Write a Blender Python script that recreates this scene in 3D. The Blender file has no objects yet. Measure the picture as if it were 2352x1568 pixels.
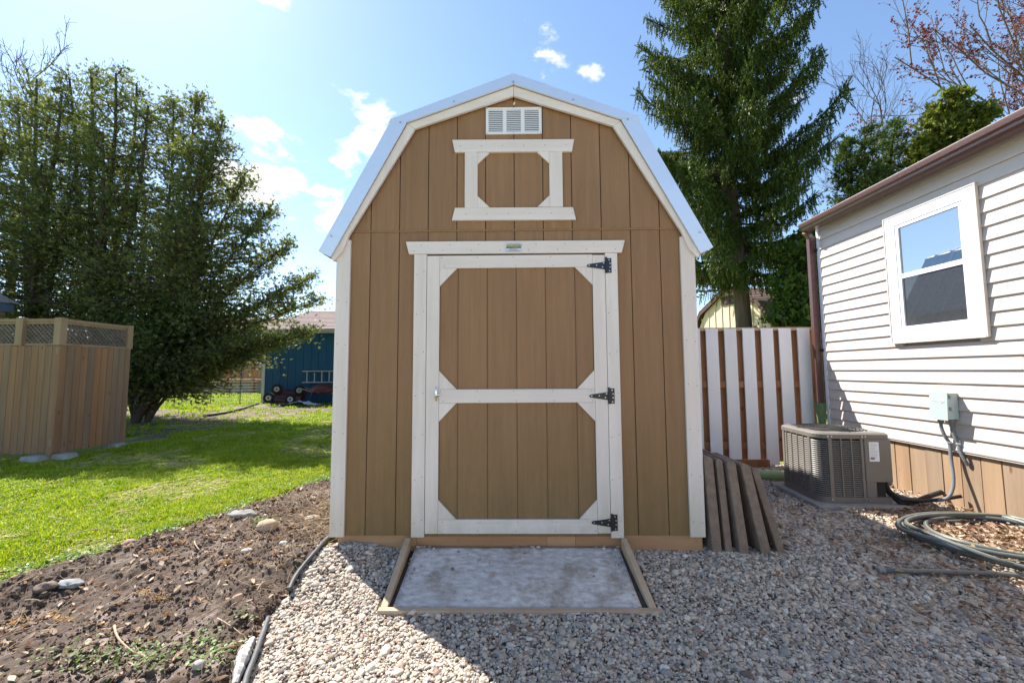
import bpy, bmesh, math, random
import numpy as np
from mathutils import Vector, Matrix, noise as mnoise

random.seed(7)
rng = np.random.default_rng(11)
SC = bpy.context.scene
COL = SC.collection

# ------------------------------------------------------------------ camera
CAM = np.array([0.018, -2.773, 1.206])
YAW, PITCH, ROLL = (math.radians(a) for a in (-0.803, 4.181, -0.32))
FPX = 1170.0 / 2976.0 * 2352.0          # focal length in 2352-wide picture units
def cam_axes():
    cy, sy, cp, sp = math.cos(YAW), math.sin(YAW), math.cos(PITCH), math.sin(PITCH)
    f = np.array([sy * cp, cy * cp, sp]); r = np.array([cy, -sy, 0.0]); u = np.cross(r, f)
    cr, sr = math.cos(ROLL), math.sin(ROLL)
    return cr * r + sr * u, -sr * r + cr * u, f
AR, AU, AF = cam_axes()
cd = bpy.data.cameras.new("camera"); cam = bpy.data.objects.new("camera", cd); COL.objects.link(cam)
cd.sensor_width = 36.0; cd.sensor_fit = 'HORIZONTAL'; cd.lens = 36.0 * 1170 / 2976
cd.clip_start = 0.05; cd.clip_end = 3000
m = Matrix.Identity(4)
for i in range(3):
    m[i][0], m[i][1], m[i][2], m[i][3] = AR[i], AU[i], -AF[i], CAM[i]
cam.matrix_world = m
SC.camera = cam

# ------------------------------------------------------------------ light
SUN_H = np.array([0.762, -0.648]); SUN_H /= np.linalg.norm(SUN_H)
ELEV = math.radians(49.0)
sun_dir = Vector((SUN_H[0] * math.cos(ELEV), SUN_H[1] * math.cos(ELEV), -math.sin(ELEV)))
sl = bpy.data.lights.new("sun", 'SUN'); sl.energy = 5.0; sl.angle = math.radians(0.53); sl.color = (1.0, 0.95, 0.87)
so = bpy.data.objects.new("sun", sl); COL.objects.link(so)
so.rotation_euler = sun_dir.to_track_quat('-Z', 'Y').to_euler(); so.location = (-12, 10, 18)

W = bpy.data.worlds.new("World"); SC.world = W; W.use_nodes = True
wn = W.node_tree.nodes; wl = W.node_tree.links; wn.clear()
wo = wn.new('ShaderNodeOutputWorld'); wb = wn.new('ShaderNodeBackground')
sky = wn.new('ShaderNodeTexSky'); sky.sky_type = 'NISHITA'; sky.sun_disc = False
sky.sun_elevation = ELEV; sky.sun_rotation = math.atan2(-SUN_H[0], -SUN_H[1])
sky.air_density = 1.1; sky.dust_density = 0.25; sky.ozone_density = 3.0
SKY_STRENGTH = 0.105
EXPOSURE = 1.25

def pray(X, Y):
    d = (X - 1176.0) / FPX * AR - (Y - 784.0) / FPX * AU + AF
    return d
def world_setup():
    tc = wn.new('ShaderNodeTexCoord')
    # white cumulus: noise with a lift around the directions where the photograph shows its clouds
    nz = wn.new('ShaderNodeTexNoise'); nz.inputs['Scale'].default_value = 5.5; nz.inputs['Detail'].default_value = 9
    nz.inputs['Roughness'].default_value = 0.58
    mp = wn.new('ShaderNodeMapping'); mp.inputs['Scale'].default_value = (1, 1, 2.0); mp.inputs['Location'].default_value = (1.7, 0.4, 0.2)
    wl.new(tc.outputs['Generated'], mp.inputs['Vector']); wl.new(mp.outputs['Vector'], nz.inputs['Vector'])
    acc = None
    for X, Y, rad, amp in ((640, 415, 0.17, 0.26), (745, 462, 0.12, 0.26), (550, 385, 0.11, 0.20), (865, 320, 0.11, 0.28), (800, 375, 0.09, 0.24), (1362, 172, 0.06, 0.15),
                           (1440, 238, 0.05, 0.13), (730, 620, 0.12, 0.12)):
        d = pray(X, Y); d = d / np.linalg.norm(d)
        vd = wn.new('ShaderNodeVectorMath'); vd.operation = 'DISTANCE'; vd.inputs[1].default_value = tuple(d)
        wl.new(tc.outputs['Generated'], vd.inputs[0])
        mr = wn.new('ShaderNodeMapRange'); mr.interpolation_type = 'SMOOTHSTEP'
        mr.inputs['From Min'].default_value = rad; mr.inputs['From Max'].default_value = 0.0
        mr.inputs['To Min'].default_value = 0.0; mr.inputs['To Max'].default_value = amp
        wl.new(vd.outputs['Value'], mr.inputs['Value'])
        if acc is None: acc = mr.outputs['Result']
        else:
            ad = wn.new('ShaderNodeMath'); ad.operation = 'MAXIMUM'
            wl.new(acc, ad.inputs[0]); wl.new(mr.outputs['Result'], ad.inputs[1]); acc = ad.outputs[0]
    ad = wn.new('ShaderNodeMath'); ad.operation = 'ADD'; wl.new(nz.outputs['Fac'], ad.inputs[0]); wl.new(acc, ad.inputs[1])
    th = wn.new('ShaderNodeMapRange'); th.interpolation_type = 'SMOOTHSTEP'
    th.inputs['From Min'].default_value = 0.645; th.inputs['From Max'].default_value = 0.745
    wl.new(ad.outputs[0], th.inputs['Value'])
    cb = wn.new('ShaderNodeBackground'); cb.inputs['Color'].default_value = (1.0, 1.0, 1.0, 1); cb.inputs['Strength'].default_value = 0.6
    wl.new(sky.outputs['Color'], wb.inputs['Color']); wb.inputs['Strength'].default_value = SKY_STRENGTH
    mx = wn.new('ShaderNodeMixShader'); wl.new(th.outputs['Result'], mx.inputs['Fac'])
    wl.new(wb.outputs[0], mx.inputs[1]); wl.new(cb.outputs[0], mx.inputs[2]); wl.new(mx.outputs[0], wo.inputs['Surface'])
world_setup()
vs = SC.view_settings
vs.view_transform = 'Standard'; vs.look = 'None'; vs.gamma = 1.0; vs.use_curve_mapping = False; vs.exposure = EXPOSURE
SC.render.film_transparent = False
SC.cycles.max_bounces = 8; SC.cycles.transparent_max_bounces = 8

# ------------------------------------------------------------------ helpers
def smooth(a, b, x):
    t = np.clip((np.asarray(x, float) - a) / (b - a), 0, 1); return t * t * (3 - 2 * t)
def gh(x, y):
    x = np.asarray(x, float); y = np.asarray(y, float)
    z = -0.095 * smooth(0.0, 0.7, -y)
    z = z + 0.055 * np.exp(-((x + 1.1) ** 2 / 0.05 + (y + 0.03) ** 2 / 0.03))
    return z
def on_z(X, Y, z=0.0): r = pray(X, Y); return CAM + r * (z - CAM[2]) / r[2]
def on_y(X, Y, y=0.0): r = pray(X, Y); return CAM + r * (y - CAM[1]) / r[1]
def on_x(X, Y, x=0.0): r = pray(X, Y); return CAM + r * (x - CAM[0]) / r[0]
def on_g(X, Y):
    z = 0.0
    for _ in range(12):
        p = on_z(X, Y, z); z = float(gh(p[0], p[1]))
    return np.array([p[0], p[1], z])

WLOC = {}
def link(o, parent=None, loc=(0, 0, 0)):
    COL.objects.link(o)
    if parent is not None: o.parent = parent
    WLOC[o.name] = np.array(loc, float)
    return o
def props(o, label=None, cat=None, group=None, kind=None):
    if label: o['label'] = label
    if cat: o['category'] = cat
    if group: o['group'] = group
    if kind: o['kind'] = kind
    return o
def thing(name, label, cat, loc=(0, 0, 0), group=None):
    o = bpy.data.objects.new(name, None); o.location = loc; o.empty_display_size = 0.1
    link(o, None, loc); return props(o, label, cat, group)

class MB:
    def __init__(s): s.v = []; s.f = []; s.mi = []; s.m = 0
    def add(s, vs_, fs):
        k = len(s.v); s.v.extend([tuple(map(float, p)) for p in vs_]); s.f.extend([tuple(k + i for i in f) for f in fs]); s.mi.extend([s.m] * len(fs)); return s
    def box(s, x0, x1, y0, y1, z0, z1):
        return s.add([(x0, y0, z0), (x1, y0, z0), (x1, y1, z0), (x0, y1, z0), (x0, y0, z1), (x1, y0, z1), (x1, y1, z1), (x0, y1, z1)],
                     [(0, 3, 2, 1), (4, 5, 6, 7), (0, 1, 5, 4), (1, 2, 6, 5), (2, 3, 7, 6), (3, 0, 4, 7)])
    def ext(s, pts, vec):
        """extrude a flat polygon by vec"""
        n = len(pts); vec = np.array(vec, float); p = [np.array(q, float) for q in pts]
        nrm = np.zeros(3)
        for i in range(n): nrm += np.cross(p[i], p[(i + 1) % n])
        if np.dot(nrm, vec) > 0: p = p[::-1]
        q = [a + vec for a in p]
        return s.add(p + q, [tuple(range(n))] + [tuple(range(2 * n - 1, n - 1, -1))] + [((i + 1) % n, i, n + i, n + (i + 1) % n) for i in range(n)])
    def xz(s, pts, y0, y1): return s.ext([(a, y0, b) for a, b in pts], (0, y1 - y0, 0))
    def yz(s, pts, x0, x1): return s.ext([(x0, a, b) for a, b in pts], (x1 - x0, 0, 0))
    def xy(s, pts, z0, z1): return s.ext([(a, b, z0) for a, b in pts], (0, 0, z1 - z0))
    def bar(s, p0, p1, w, h, up=(0, 0, 1)):
        p0 = np.array(p0, float); p1 = np.array(p1, float); d = p1 - p0; d /= np.linalg.norm(d)
        a = np.cross(d, up); a /= np.linalg.norm(a); b = np.cross(a, d)
        c = [p0 + a * w / 2 * i + b * h / 2 * j for i, j in ((-1, -1), (1, -1), (1, 1), (-1, 1))]
        return s.ext(c, p1 - p0)
    def tube(s, pts, r, n=8, caps=True):
        pts = [np.array(p, float) for p in pts]; k = len(pts)
        rr = r if hasattr(r, '__len__') else [r] * k
        vs_ = []; fs = []
        d0 = pts[1] - pts[0]; d0 /= np.linalg.norm(d0)
        a = np.cross(d0, (0, 0, 1) if abs(d0[2]) < 0.9 else (1, 0, 0)); a /= np.linalg.norm(a)
        for i in range(k):
            d = pts[min(i + 1, k - 1)] - pts[max(i - 1, 0)]; d = d / (np.linalg.norm(d) + 1e-12)
            a = a - d * np.dot(a, d); a /= (np.linalg.norm(a) + 1e-12); b = np.cross(d, a)
            for j in range(n):
                t = 2 * math.pi * j / n; vs_.append(pts[i] + (a * math.cos(t) + b * math.sin(t)) * rr[i])
        for i in range(k - 1):
            for j in range(n):
                j2 = (j + 1) % n; fs.append((i * n + j, i * n + j2, (i + 1) * n + j2, (i + 1) * n + j))
        if caps: fs.append(tuple(range(n - 1, -1, -1))); fs.append(tuple((k - 1) * n + j for j in range(n)))
        return s.add(vs_, fs)
    def cyl(s, p0, p1, r, n=12): return s.tube([p0, p1], r, n)
    def build(s, name, mats, parent=None, smooth_=False, bevel=0.0, loc=None):
        me = bpy.data.meshes.new(name)
        base = np.zeros(3) if loc is None else np.array(loc, float)
        if parent is not None: base = WLOC[parent.name]
        v = (np.array(s.v, float) - base) if len(s.v) else []
        me.from_pydata([tuple(p) for p in v], [], s.f); me.update()
        if not isinstance(mats, (list, tuple)): mats = [mats]
        for mt in mats: me.materials.append(mt)
        if len(mats) > 1: me.polygons.foreach_set('material_index', s.mi)
        if smooth_: me.polygons.foreach_set('use_smooth', [True] * len(me.polygons))
        o = bpy.data.objects.new(name, me)
        if loc is not None and parent is None: o.location = tuple(base)
        link(o, parent, base)
        if bevel:
            bv = o.modifiers.new('bevel', 'BEVEL'); bv.width = bevel; bv.segments = 2; bv.limit_method = 'ANGLE'
        return o

def raw_mesh(name, V, F, mats, parent=None, smooth_=False, loc=None):
    """fast mesh from numpy arrays, F is (m,k)"""
    V = np.asarray(V, np.float64); F = np.asarray(F, np.int32); k = F.shape[1]
    base = np.zeros(3) if loc is None else np.array(loc, float)
    if parent is not None: base = WLOC[parent.name]
    me = bpy.data.meshes.new(name)
    me.vertices.add(len(V)); me.vertices.foreach_set('co', (V - base).astype(np.float32).ravel())
    me.loops.add(F.size); me.loops.foreach_set('vertex_index', F.ravel())
    me.polygons.add(len(F)); me.polygons.foreach_set('loop_start', np.arange(0, F.size, k, dtype=np.int32))
    me.polygons.foreach_set('loop_total', np.full(len(F), k, np.int32))
    if smooth_: me.polygons.foreach_set('use_smooth', np.ones(len(F), bool))
    me.update(calc_edges=True); me.validate()
    for mt in (mats if isinstance(mats, (list, tuple)) else [mats]): me.materials.append(mt)
    o = bpy.data.objects.new(name, me)
    if loc is not None and parent is None: o.location = tuple(base)
    return link(o, parent, base)

# ------------------------------------------------------------------ materials
def new_mat(name):
    mt = bpy.data.materials.new(name); mt.use_nodes = True; nt = mt.node_tree; nt.nodes.clear()
    return mt, nt.nodes, nt.links
def c4(c): return (c[0], c[1], c[2], 1.0)
def ramp_node(N, stops):
    r = N.new('ShaderNodeValToRGB'); e = r.color_ramp.elements
    while len(e) > 1: e.remove(e[0])
    e[0].position = stops[0][0]; e[0].color = c4(stops[0][1])
    for p, c in stops[1:]:
        x = e.new(p); x.color = c4(c)
    return r
def coords(N, L, stretch=(1, 1, 1), rnd=0.0):
    tc = N.new('ShaderNodeTexCoord'); mp = N.new('ShaderNodeMapping'); mp.inputs['Scale'].default_value = stretch
    L.new(tc.outputs['Object'], mp.inputs['Vector'])
    if rnd:
        oi = N.new('ShaderNodeObjectInfo'); mu = N.new('ShaderNodeMath'); mu.operation = 'MULTIPLY'; mu.inputs[1].default_value = rnd
        L.new(oi.outputs['Random'], mu.inputs[0]); cx = N.new('ShaderNodeCombineXYZ')
        for k in range(3): L.new(mu.outputs[0], cx.inputs[k])
        L.new(cx.outputs[0], mp.inputs['Location'])
    return mp.outputs['Vector']
def tex_noise(N, L, vec, scale, detail=5, rough=0.6, dist=0.0):
    n = N.new('ShaderNodeTexNoise'); n.inputs['Scale'].default_value = scale; n.inputs['Detail'].default_value = detail
    n.inputs['Roughness'].default_value = rough; n.inputs['Distortion'].default_value = dist
    L.new(vec, n.inputs['Vector']); return n.outputs['Fac']
def surf(name, c1, c2=None, scale=6.0, stretch=(1, 1, 1), rough=0.7, bump=0.0, bscale=60.0, bstretch=None, metal=0.0, spec=0.4,
         objrnd=0.0, tints=None, knots=None, moss=None, speck=None, ramp=None, coat=0.0, fade=0.0):
    """generic procedural surface: two-colour grain, fine relief, optional per-object tint, knots, moss on low parts, specks"""
    mt, N, L = new_mat(name); out = N.new('ShaderNodeOutputMaterial'); b = N.new('ShaderNodeBsdfPrincipled')
    b.inputs['Roughness'].default_value = rough; b.inputs['Metallic'].default_value = metal
    b.inputs['Specular IOR Level'].default_value = spec
    if coat: b.inputs['Coat Weight'].default_value = coat
    L.new(b.outputs[0], out.inputs['Surface'])
    vec = coords(N, L, stretch, 37.0 if (objrnd or tints) else 0.0)
    fac = tex_noise(N, L, vec, scale, 6)
    c2 = c2 or c1
    r = ramp_node(N, ramp or [(0.3, c1), (0.7, c2)]); L.new(fac, r.inputs['Fac']); col = r.outputs['Color']
    def mix(mode, f, a, bcol):
        mx = N.new('ShaderNodeMix'); mx.data_type = 'RGBA'; mx.blend_type = mode
        if isinstance(f, float): mx.inputs[0].default_value = f
        else: L.new(f, mx.inputs[0])
        L.new(a, mx.inputs[6])
        if isinstance(bcol, tuple): mx.inputs[7].default_value = c4(bcol)
        else: L.new(bcol, mx.inputs[7])
        return mx.outputs[2]
    if tints:
        oi = N.new('ShaderNodeObjectInfo'); tr = ramp_node(N, [(i / max(1, len(tints) - 1), t) for i, t in enumerate(tints)])
        L.new(oi.outputs['Random'], tr.inputs['Fac']); col = mix('MULTIPLY', 1.0, col, tr.outputs['Color'])
    if objrnd:
        oi = N.new('ShaderNodeObjectInfo'); mr = N.new('ShaderNodeMapRange'); mr.inputs['To Min'].default_value = 1 - objrnd; mr.inputs['To Max'].default_value = 1 + objrnd * 0.6
        L.new(oi.outputs['Random'], mr.inputs['Value']); hs = N.new('ShaderNodeHueSaturation'); L.new(mr.outputs[0], hs.inputs['Value']); L.new(col, hs.inputs['Color']); col = hs.outputs['Color']
    if fade:
        fv = coords(N, L, (1, 1, 0.6), 11.0 if objrnd else 0.0); fn_ = tex_noise(N, L, fv, 1.7, 6, 0.65); fr = N.new('ShaderNodeMapRange'); fr.inputs['From Min'].default_value = 0.3; fr.inputs['From Max'].default_value = 0.7
        fr.inputs['To Min'].default_value = 1 - fade; fr.inputs['To Max'].default_value = 1 + fade * 0.7; L.new(fn_, fr.inputs['Value']); hs = N.new('ShaderNodeHueSaturation'); L.new(fr.outputs[0], hs.inputs['Value']); L.new(col, hs.inputs['Color']); col = hs.outputs['Color']
    if knots:
        kv = coords(N, L, (knots[0], knots[0], knots[0] * knots[1]), 53.0)
        vo = N.new('ShaderNodeTexVoronoi'); vo.inputs['Scale'].default_value = 1.0; L.new(kv, vo.inputs['Vector'])
        kr = ramp_node(N, [(0.0, (1, 1, 1)), (0.07, (1, 1, 1)), (0.13, (0, 0, 0))]); L.new(vo.outputs['Distance'], kr.inputs['Fac'])
        col = mix('MIX', kr.outputs['Color'], col, knots[2])
    if speck:
        sv = coords(N, L, (1, 1, 1)); sn = tex_noise(N, L, sv, speck[0], 4, 0.7)
        sr = ramp_node(N, [(speck[1], (0, 0, 0)), (speck[1] + speck[3] if len(speck) > 3 else speck[1] + 0.06, (1, 1, 1))]); L.new(sn, sr.inputs['Fac'])
        col = mix('MIX', sr.outputs['Color'], col, speck[2])
    if moss:
        zc = N.new('ShaderNodeTexCoord'); sx = N.new('ShaderNodeSeparateXYZ'); L.new(zc.outputs['Object'], sx.inputs[0])
        mr = N.new('ShaderNodeMapRange'); mr.inputs['From Min'].default_value = moss[0]; mr.inputs['From Max'].default_value = moss[1]
        mr.inputs['To Min'].default_value = 0.75; mr.inputs['To Max'].default_value = 0.0
        L.new(sx.outputs['Z'], mr.inputs['Value']); sv = coords(N, L, (1, 1, 0.5)); sn = tex_noise(N, L, sv, 14, 6, 0.7)
        ms = N.new('ShaderNodeMath'); ms.operation = 'MULTIPLY'; L.new(mr.outputs[0], ms.inputs[0]); L.new(sn, ms.inputs[1])
        col = mix('MIX', ms.outputs[0], col, moss[2])
    L.new(col, b.inputs['Base Color'])
    if bump:
        bv = coords(N, L, bstretch or stretch, 19.0 if (objrnd or tints) else 0.0)
        bn = tex_noise(N, L, bv, bscale, 5, 0.65); bp = N.new('ShaderNodeBump'); bp.inputs['Strength'].default_value = bump; bp.inputs['Distance'].default_value = 0.01
        L.new(bn, bp.inputs['Height']); L.new(bp.outputs[0], b.inputs['Normal'])
    return mt
def leafy(name, stops, rough=0.6, trans=0.35, island=True, tcol=(1.25, 1.25, 0.6), spec=0.3):
    """leaves: colour by leaf, light passing through"""
    mt, N, L = new_mat(name); out = N.new('ShaderNodeOutputMaterial')
    r = ramp_node(N, stops)
    if island: g = N.new('ShaderNodeNewGeometry'); L.new(g.outputs['Random Per Island'], r.inputs['Fac'])
    else: g = N.new('ShaderNodeObjectInfo'); L.new(g.outputs['Random'], r.inputs['Fac'])
    b = N.new('ShaderNodeBsdfPrincipled'); b.inputs['Roughness'].default_value = rough; b.inputs['Specular IOR Level'].default_value = spec
    L.new(r.outputs['Color'], b.inputs['Base Color'])
    t = N.new('ShaderNodeBsdfTranslucent'); mx = N.new('ShaderNodeMix'); mx.data_type = 'RGBA'; mx.blend_type = 'MULTIPLY'; mx.inputs[0].default_value = 1.0
    L.new(r.outputs['Color'], mx.inputs[6]); mx.inputs[7].default_value = c4(tcol); L.new(mx.outputs[2], t.inputs['Color'])
    ms = N.new('ShaderNodeMixShader'); ms.inputs[0].default_value = trans
    L.new(b.outputs[0], ms.inputs[1]); L.new(t.outputs[0], ms.inputs[2]); L.new(ms.outputs[0], out.inputs['Surface'])
    return mt

BROWN = (0.265, 0.158, 0.093)
MT = {}
MT['brown'] = surf('brown painted siding', (0.262, 0.144, 0.071), (0.318, 0.181, 0.091), 26, (1, 1, 0.05), 0.62, 0.9, 55, (1.0, 1.0, 0.05), objrnd=0.05, fade=0.10, moss=(0.1, 1.1, (0.10, 0.105, 0.022)), speck=(170, 0.735, (0.45, 0.36, 0.28), 0.02))
MT['groove'] = surf('groove brown', (0.16, 0.09, 0.05), (0.19, 0.11, 0.06), 9, (1, 1, 0.2), 0.8)
MT['white'] = surf('white painted trim', (0.72, 0.645, 0.60), (0.82, 0.745, 0.705), 18, (1, 1, 0.06), 0.55, 0.5, 45, (1, 1, 0.12), objrnd=0.03, fade=0.06, moss=(0.08, 0.5, (0.33, 0.33, 0.14)), speck=(60, 0.74, (0.5, 0.46, 0.4), 0.03))
MT['white_h'] = surf('white painted trim across', (0.72, 0.645, 0.60), (0.82, 0.745, 0.705), 18, (0.06, 1, 1), 0.55, 0.5, 45, (0.12, 1, 1), objrnd=0.03, fade=0.06, moss=(0.1, 0.45, (0.36, 0.34, 0.2)), speck=(60, 0.74, (0.5, 0.46, 0.4), 0.03))
MT['vent'] = surf('white vent plastic', (0.76, 0.76, 0.78), (0.8, 0.8, 0.82), 5, rough=0.4)
MT['metal'] = surf('galvalume metal', (0.70, 0.77, 0.90), (0.75, 0.82, 0.95), 3, (1, 1, 1), 0.38, 0.04, 12, metal=0.55, spec=0.5)
MT['steel'] = surf('zinc screw', (0.55, 0.58, 0.62), rough=0.3, metal=0.9)
MT['chrome'] = surf('chrome handle', (0.75, 0.78, 0.82), rough=0.12, metal=1.0)
MT['brass'] = surf('dull brass', (0.45, 0.4, 0.25), rough=0.35, metal=0.8)
MT['blackiron'] = surf('black powder coat', (0.012, 0.013, 0.02), (0.02, 0.022, 0.03), 30, rough=0.4, spec=0.5)
MT['nail'] = surf('dull nail head', (0.2, 0.17, 0.14), rough=0.6)
MT['dark'] = surf('dark gap', (0.02, 0.015, 0.012), rough=0.9)
MT['skid'] = surf('treated timber', (0.36, 0.19, 0.095), (0.5, 0.30, 0.16), 7, (0.12, 1, 1), 0.75, 0.3, 40, (0.1, 1, 1), objrnd=0.08, speck=(7, 0.66, (0.17, 0.10, 0.055), 0.12))
MT['ramplumber'] = surf('pale lumber', (0.42, 0.29, 0.18), (0.54, 0.40, 0.27), 8, (1, 1, 1), 0.75, 0.3, 50, (0.6, 0.6, 0.6), objrnd=0.06, speck=(11, 0.66, (0.25, 0.18, 0.12), 0.1))
MT['ramppanel'] = surf('weathered white panel', (0.44, 0.385, 0.33), (0.76, 0.715, 0.67), 30, (0.6, 1.2, 1), 0.85, 0.6, 70, speck=(5.5, 0.50, (0.30, 0.235, 0.175), 0.22), fade=0.22)
MT['vinyl'] = surf('vinyl siding', (0.55, 0.485, 0.44), (0.59, 0.52, 0.475), 4, (3, 0.15, 3), 0.45, 0.08, 40, (1, 0.08, 1), objrnd=0.02)
MT['winframe'] = surf('white window vinyl', (0.8, 0.8, 0.82), (0.83, 0.83, 0.85), 3, rough=0.35)
MT['gutter'] = surf('brown gutter enamel', (0.085, 0.038, 0.03), (0.105, 0.048, 0.04), 4, (1, 0.2, 1), 0.3, spec=0.5)
MT['roofgrit'] = surf('grey shingle grit', (0.25, 0.23, 0.22), (0.36, 0.33, 0.31), 40, rough=0.9, bump=0.4, bscale=120)
MT['skirt'] = surf('fence plank tan', (0.25, 0.165, 0.10), (0.38, 0.275, 0.185), 8, (1, 1, 0.08), 0.75, 0.3, 50, (1, 1, 0.06), tints=[(0.85, 0.86, 0.88), (1, 1, 1), (1.0, 0.9, 0.78)], knots=(9, 0.35, (0.17, 0.09, 0.045)))
MT['cedarplank'] = surf('cedar privacy plank', (0.18, 0.105, 0.06), (0.29, 0.185, 0.115), 7, (1, 1, 0.07), 0.75, 0.3, 50, (1, 1, 0.05), tints=[(0.86, 0.88, 0.94), (1.1, 0.95, 0.82), (1.22, 0.9, 0.66), (0.88, 0.9, 0.95), (1.12, 0.95, 0.8), (0.92, 0.88, 0.88)], knots=(10, 0.4, (0.12, 0.065, 0.04)))
MT['cedarpost'] = surf('cedar post', (0.24, 0.155, 0.09), (0.34, 0.23, 0.14), 7, (1, 1, 0.08), 0.75, 0.3, 50, (1, 1, 0.06), objrnd=0.08)
MT['lattice'] = surf('weathered lattice', (0.09, 0.07, 0.055), (0.19, 0.155, 0.13), 12, (1, 1, 1), 0.85, objrnd=0.15)
MT['fencewhite'] = surf('white fence paint', (0.76, 0.76, 0.80), (0.82, 0.82, 0.85), 6, (1, 1, 0.2), 0.55, 0.2, 40, (1, 1, 0.1), objrnd=0.04, speck=(45, 0.72, (0.45, 0.4, 0.36), 0.02))
MT['fencebrown'] = surf('brown stained fence', (0.22, 0.09, 0.04), (0.34, 0.16, 0.075), 7, (1, 1, 0.15), 0.75, 0.3, 40, (1, 1, 0.1), objrnd=0.15, knots=(7, 0.5, (0.08, 0.04, 0.02)))
MT['acbody'] = surf('taupe sheet metal', (0.16, 0.142, 0.124), (0.185, 0.165, 0.145), 4, rough=0.42, spec=0.5)
MT['acdark'] = surf('coil dark', (0.025, 0.024, 0.023), rough=0.8)
MT['sticker'] = surf('white label', (0.78, 0.78, 0.8), rough=0.5)
MT['print'] = surf('grey print', (0.2, 0.2, 0.22), rough=0.6)
MT['stickerblue'] = surf('pale blue sticker', (0.6, 0.62, 0.74), rough=0.5)
MT['plategold'] = surf('sticker gold', (0.5, 0.5, 0.22), rough=0.5)
MT['plateblack'] = surf('sticker black', (0.015, 0.02, 0.035), rough=0.5)
MT['concrete'] = surf('concrete', (0.24, 0.225, 0.20), (0.36, 0.34, 0.31), 12, rough=0.9, bump=0.4, bscale=80)
MT['paver'] = surf('brown concrete slab', (0.175, 0.13, 0.10), (0.27, 0.205, 0.16), 22, rough=0.92, bump=0.7, bscale=130, objrnd=0.12, speck=(90, 0.66, (0.36, 0.29, 0.24), 0.06))
MT['boxgrey'] = surf('grey green enclosure', (0.37, 0.45, 0.43), (0.4, 0.48, 0.46), 6, rough=0.4)
MT['conduit'] = surf('grey flexible conduit', (0.16, 0.17, 0.18), (0.2, 0.21, 0.22), 20, rough=0.5)
MT['blackhose'] = surf('black insulation', (0.02, 0.02, 0.022), rough=0.6)
MT['hose'] = surf('grey green garden hose', (0.062, 0.068, 0.072), (0.125, 0.13, 0.132), 5, rough=0.4, spec=0.5, speck=(20, 0.66, (0.25, 0.22, 0.18), 0.08))
MT['hosestripe'] = surf('pale hose stripe', (0.22, 0.235, 0.12), rough=0.4)
MT['greenpvc'] = surf('green drain plastic', (0.10, 0.17, 0.07), (0.14, 0.21, 0.10), 8, rough=0.5)
MT['palepvc'] = surf('pale green pipe', (0.28, 0.36, 0.14), (0.33, 0.40, 0.18), 8, rough=0.5)
MT['edging'] = surf('black plastic edging', (0.045, 0.047, 0.05), (0.13, 0.13, 0.135), 14, rough=0.6)
MT['driftwood'] = surf('silvered wood', (0.42, 0.38, 0.34), (0.62, 0.58, 0.53), 9, (1, 1, 1), 0.85, 0.6, 40)
MT['bluewall'] = surf('blue board siding', (0.009, 0.07, 0.145), (0.013, 0.09, 0.175), 4, (1, 1, 0.2), 0.65, objrnd=0.06)
MT['creamtrim'] = surf('pale trim', (0.55, 0.55, 0.55), (0.62, 0.62, 0.6), 4, rough=0.6)
MT['shingle'] = surf('pinkish brown shingles', (0.21, 0.15, 0.135), (0.31, 0.235, 0.21), 9, (2, 1, 1), 0.92, 0.4, 60)
MT['brownshingle'] = surf('brown shingles', (0.15, 0.095, 0.07), (0.23, 0.155, 0.12), 9, rough=0.92, bump=0.4)
MT['yellow'] = surf('pale yellow siding', (0.70, 0.56, 0.40), (0.76, 0.62, 0.46), 4, (1, 1, 0.3), 0.65)
MT['browntrim'] = surf('dark brown trim', (0.09, 0.045, 0.035), (0.11, 0.055, 0.045), 4, rough=0.6)
MT['tanwall'] = surf('tan house wall', (0.33, 0.27, 0.19), (0.38, 0.31, 0.23), 4, rough=0.75)
MT['deckwood'] = surf('orange deck wood', (0.36, 0.17, 0.075), (0.46, 0.24, 0.12), 6, rough=0.7)
MT['bluefascia'] = surf('slate blue fascia', (0.09, 0.13, 0.2), (0.11, 0.155, 0.23), 4, rough=0.6)
MT['greyroof'] = surf('grey roll roofing', (0.3, 0.3, 0.32), (0.36, 0.36, 0.38), 6, rough=0.9)
MT['tyre'] = surf('tyre rubber', (0.015, 0.015, 0.016), rough=0.8)
MT['rim'] = surf('pale wheel hub', (0.5, 0.48, 0.46), rough=0.5)
MT['redcart'] = surf('dark red enamel', (0.09, 0.018, 0.014), (0.12, 0.03, 0.022), 5, rough=0.5)
MT['tarp'] = surf('crumpled grey tarp', (0.42, 0.42, 0.45), (0.6, 0.6, 0.62), 5, rough=0.7)
MT['alu'] = surf('aluminium', (0.55, 0.56, 0.58), rough=0.45, metal=0.6)
MT['wire'] = surf('dark wire', (0.05, 0.05, 0.045), rough=0.6, metal=0.3)
MT['bark'] = surf('grey brown bark', (0.075, 0.055, 0.045), (0.16, 0.12, 0.095), 10, (1, 1, 0.18), 0.95, 1.0, 14, (1, 1, 0.2))
MT['barkdark'] = surf('dark bark', (0.05, 0.036, 0.028), (0.10, 0.075, 0.06), 10, (1, 1, 0.2), 0.95, 0.9, 14, (1, 1, 0.2))
MT['twigwood'] = surf('dark twig', (0.06, 0.045, 0.042), (0.10, 0.075, 0.07), 10, rough=0.9)
MT['mapletwig'] = surf('maple bark', (0.10, 0.075, 0.06), (0.19, 0.15, 0.12), 8, rough=0.9)
MT['straw'] = leafy('dry straw', [(0, (0.36, 0.26, 0.16)), (0.5, (0.5, 0.39, 0.26)), (1, (0.24, 0.15, 0.09))], 0.8, 0.15)
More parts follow.
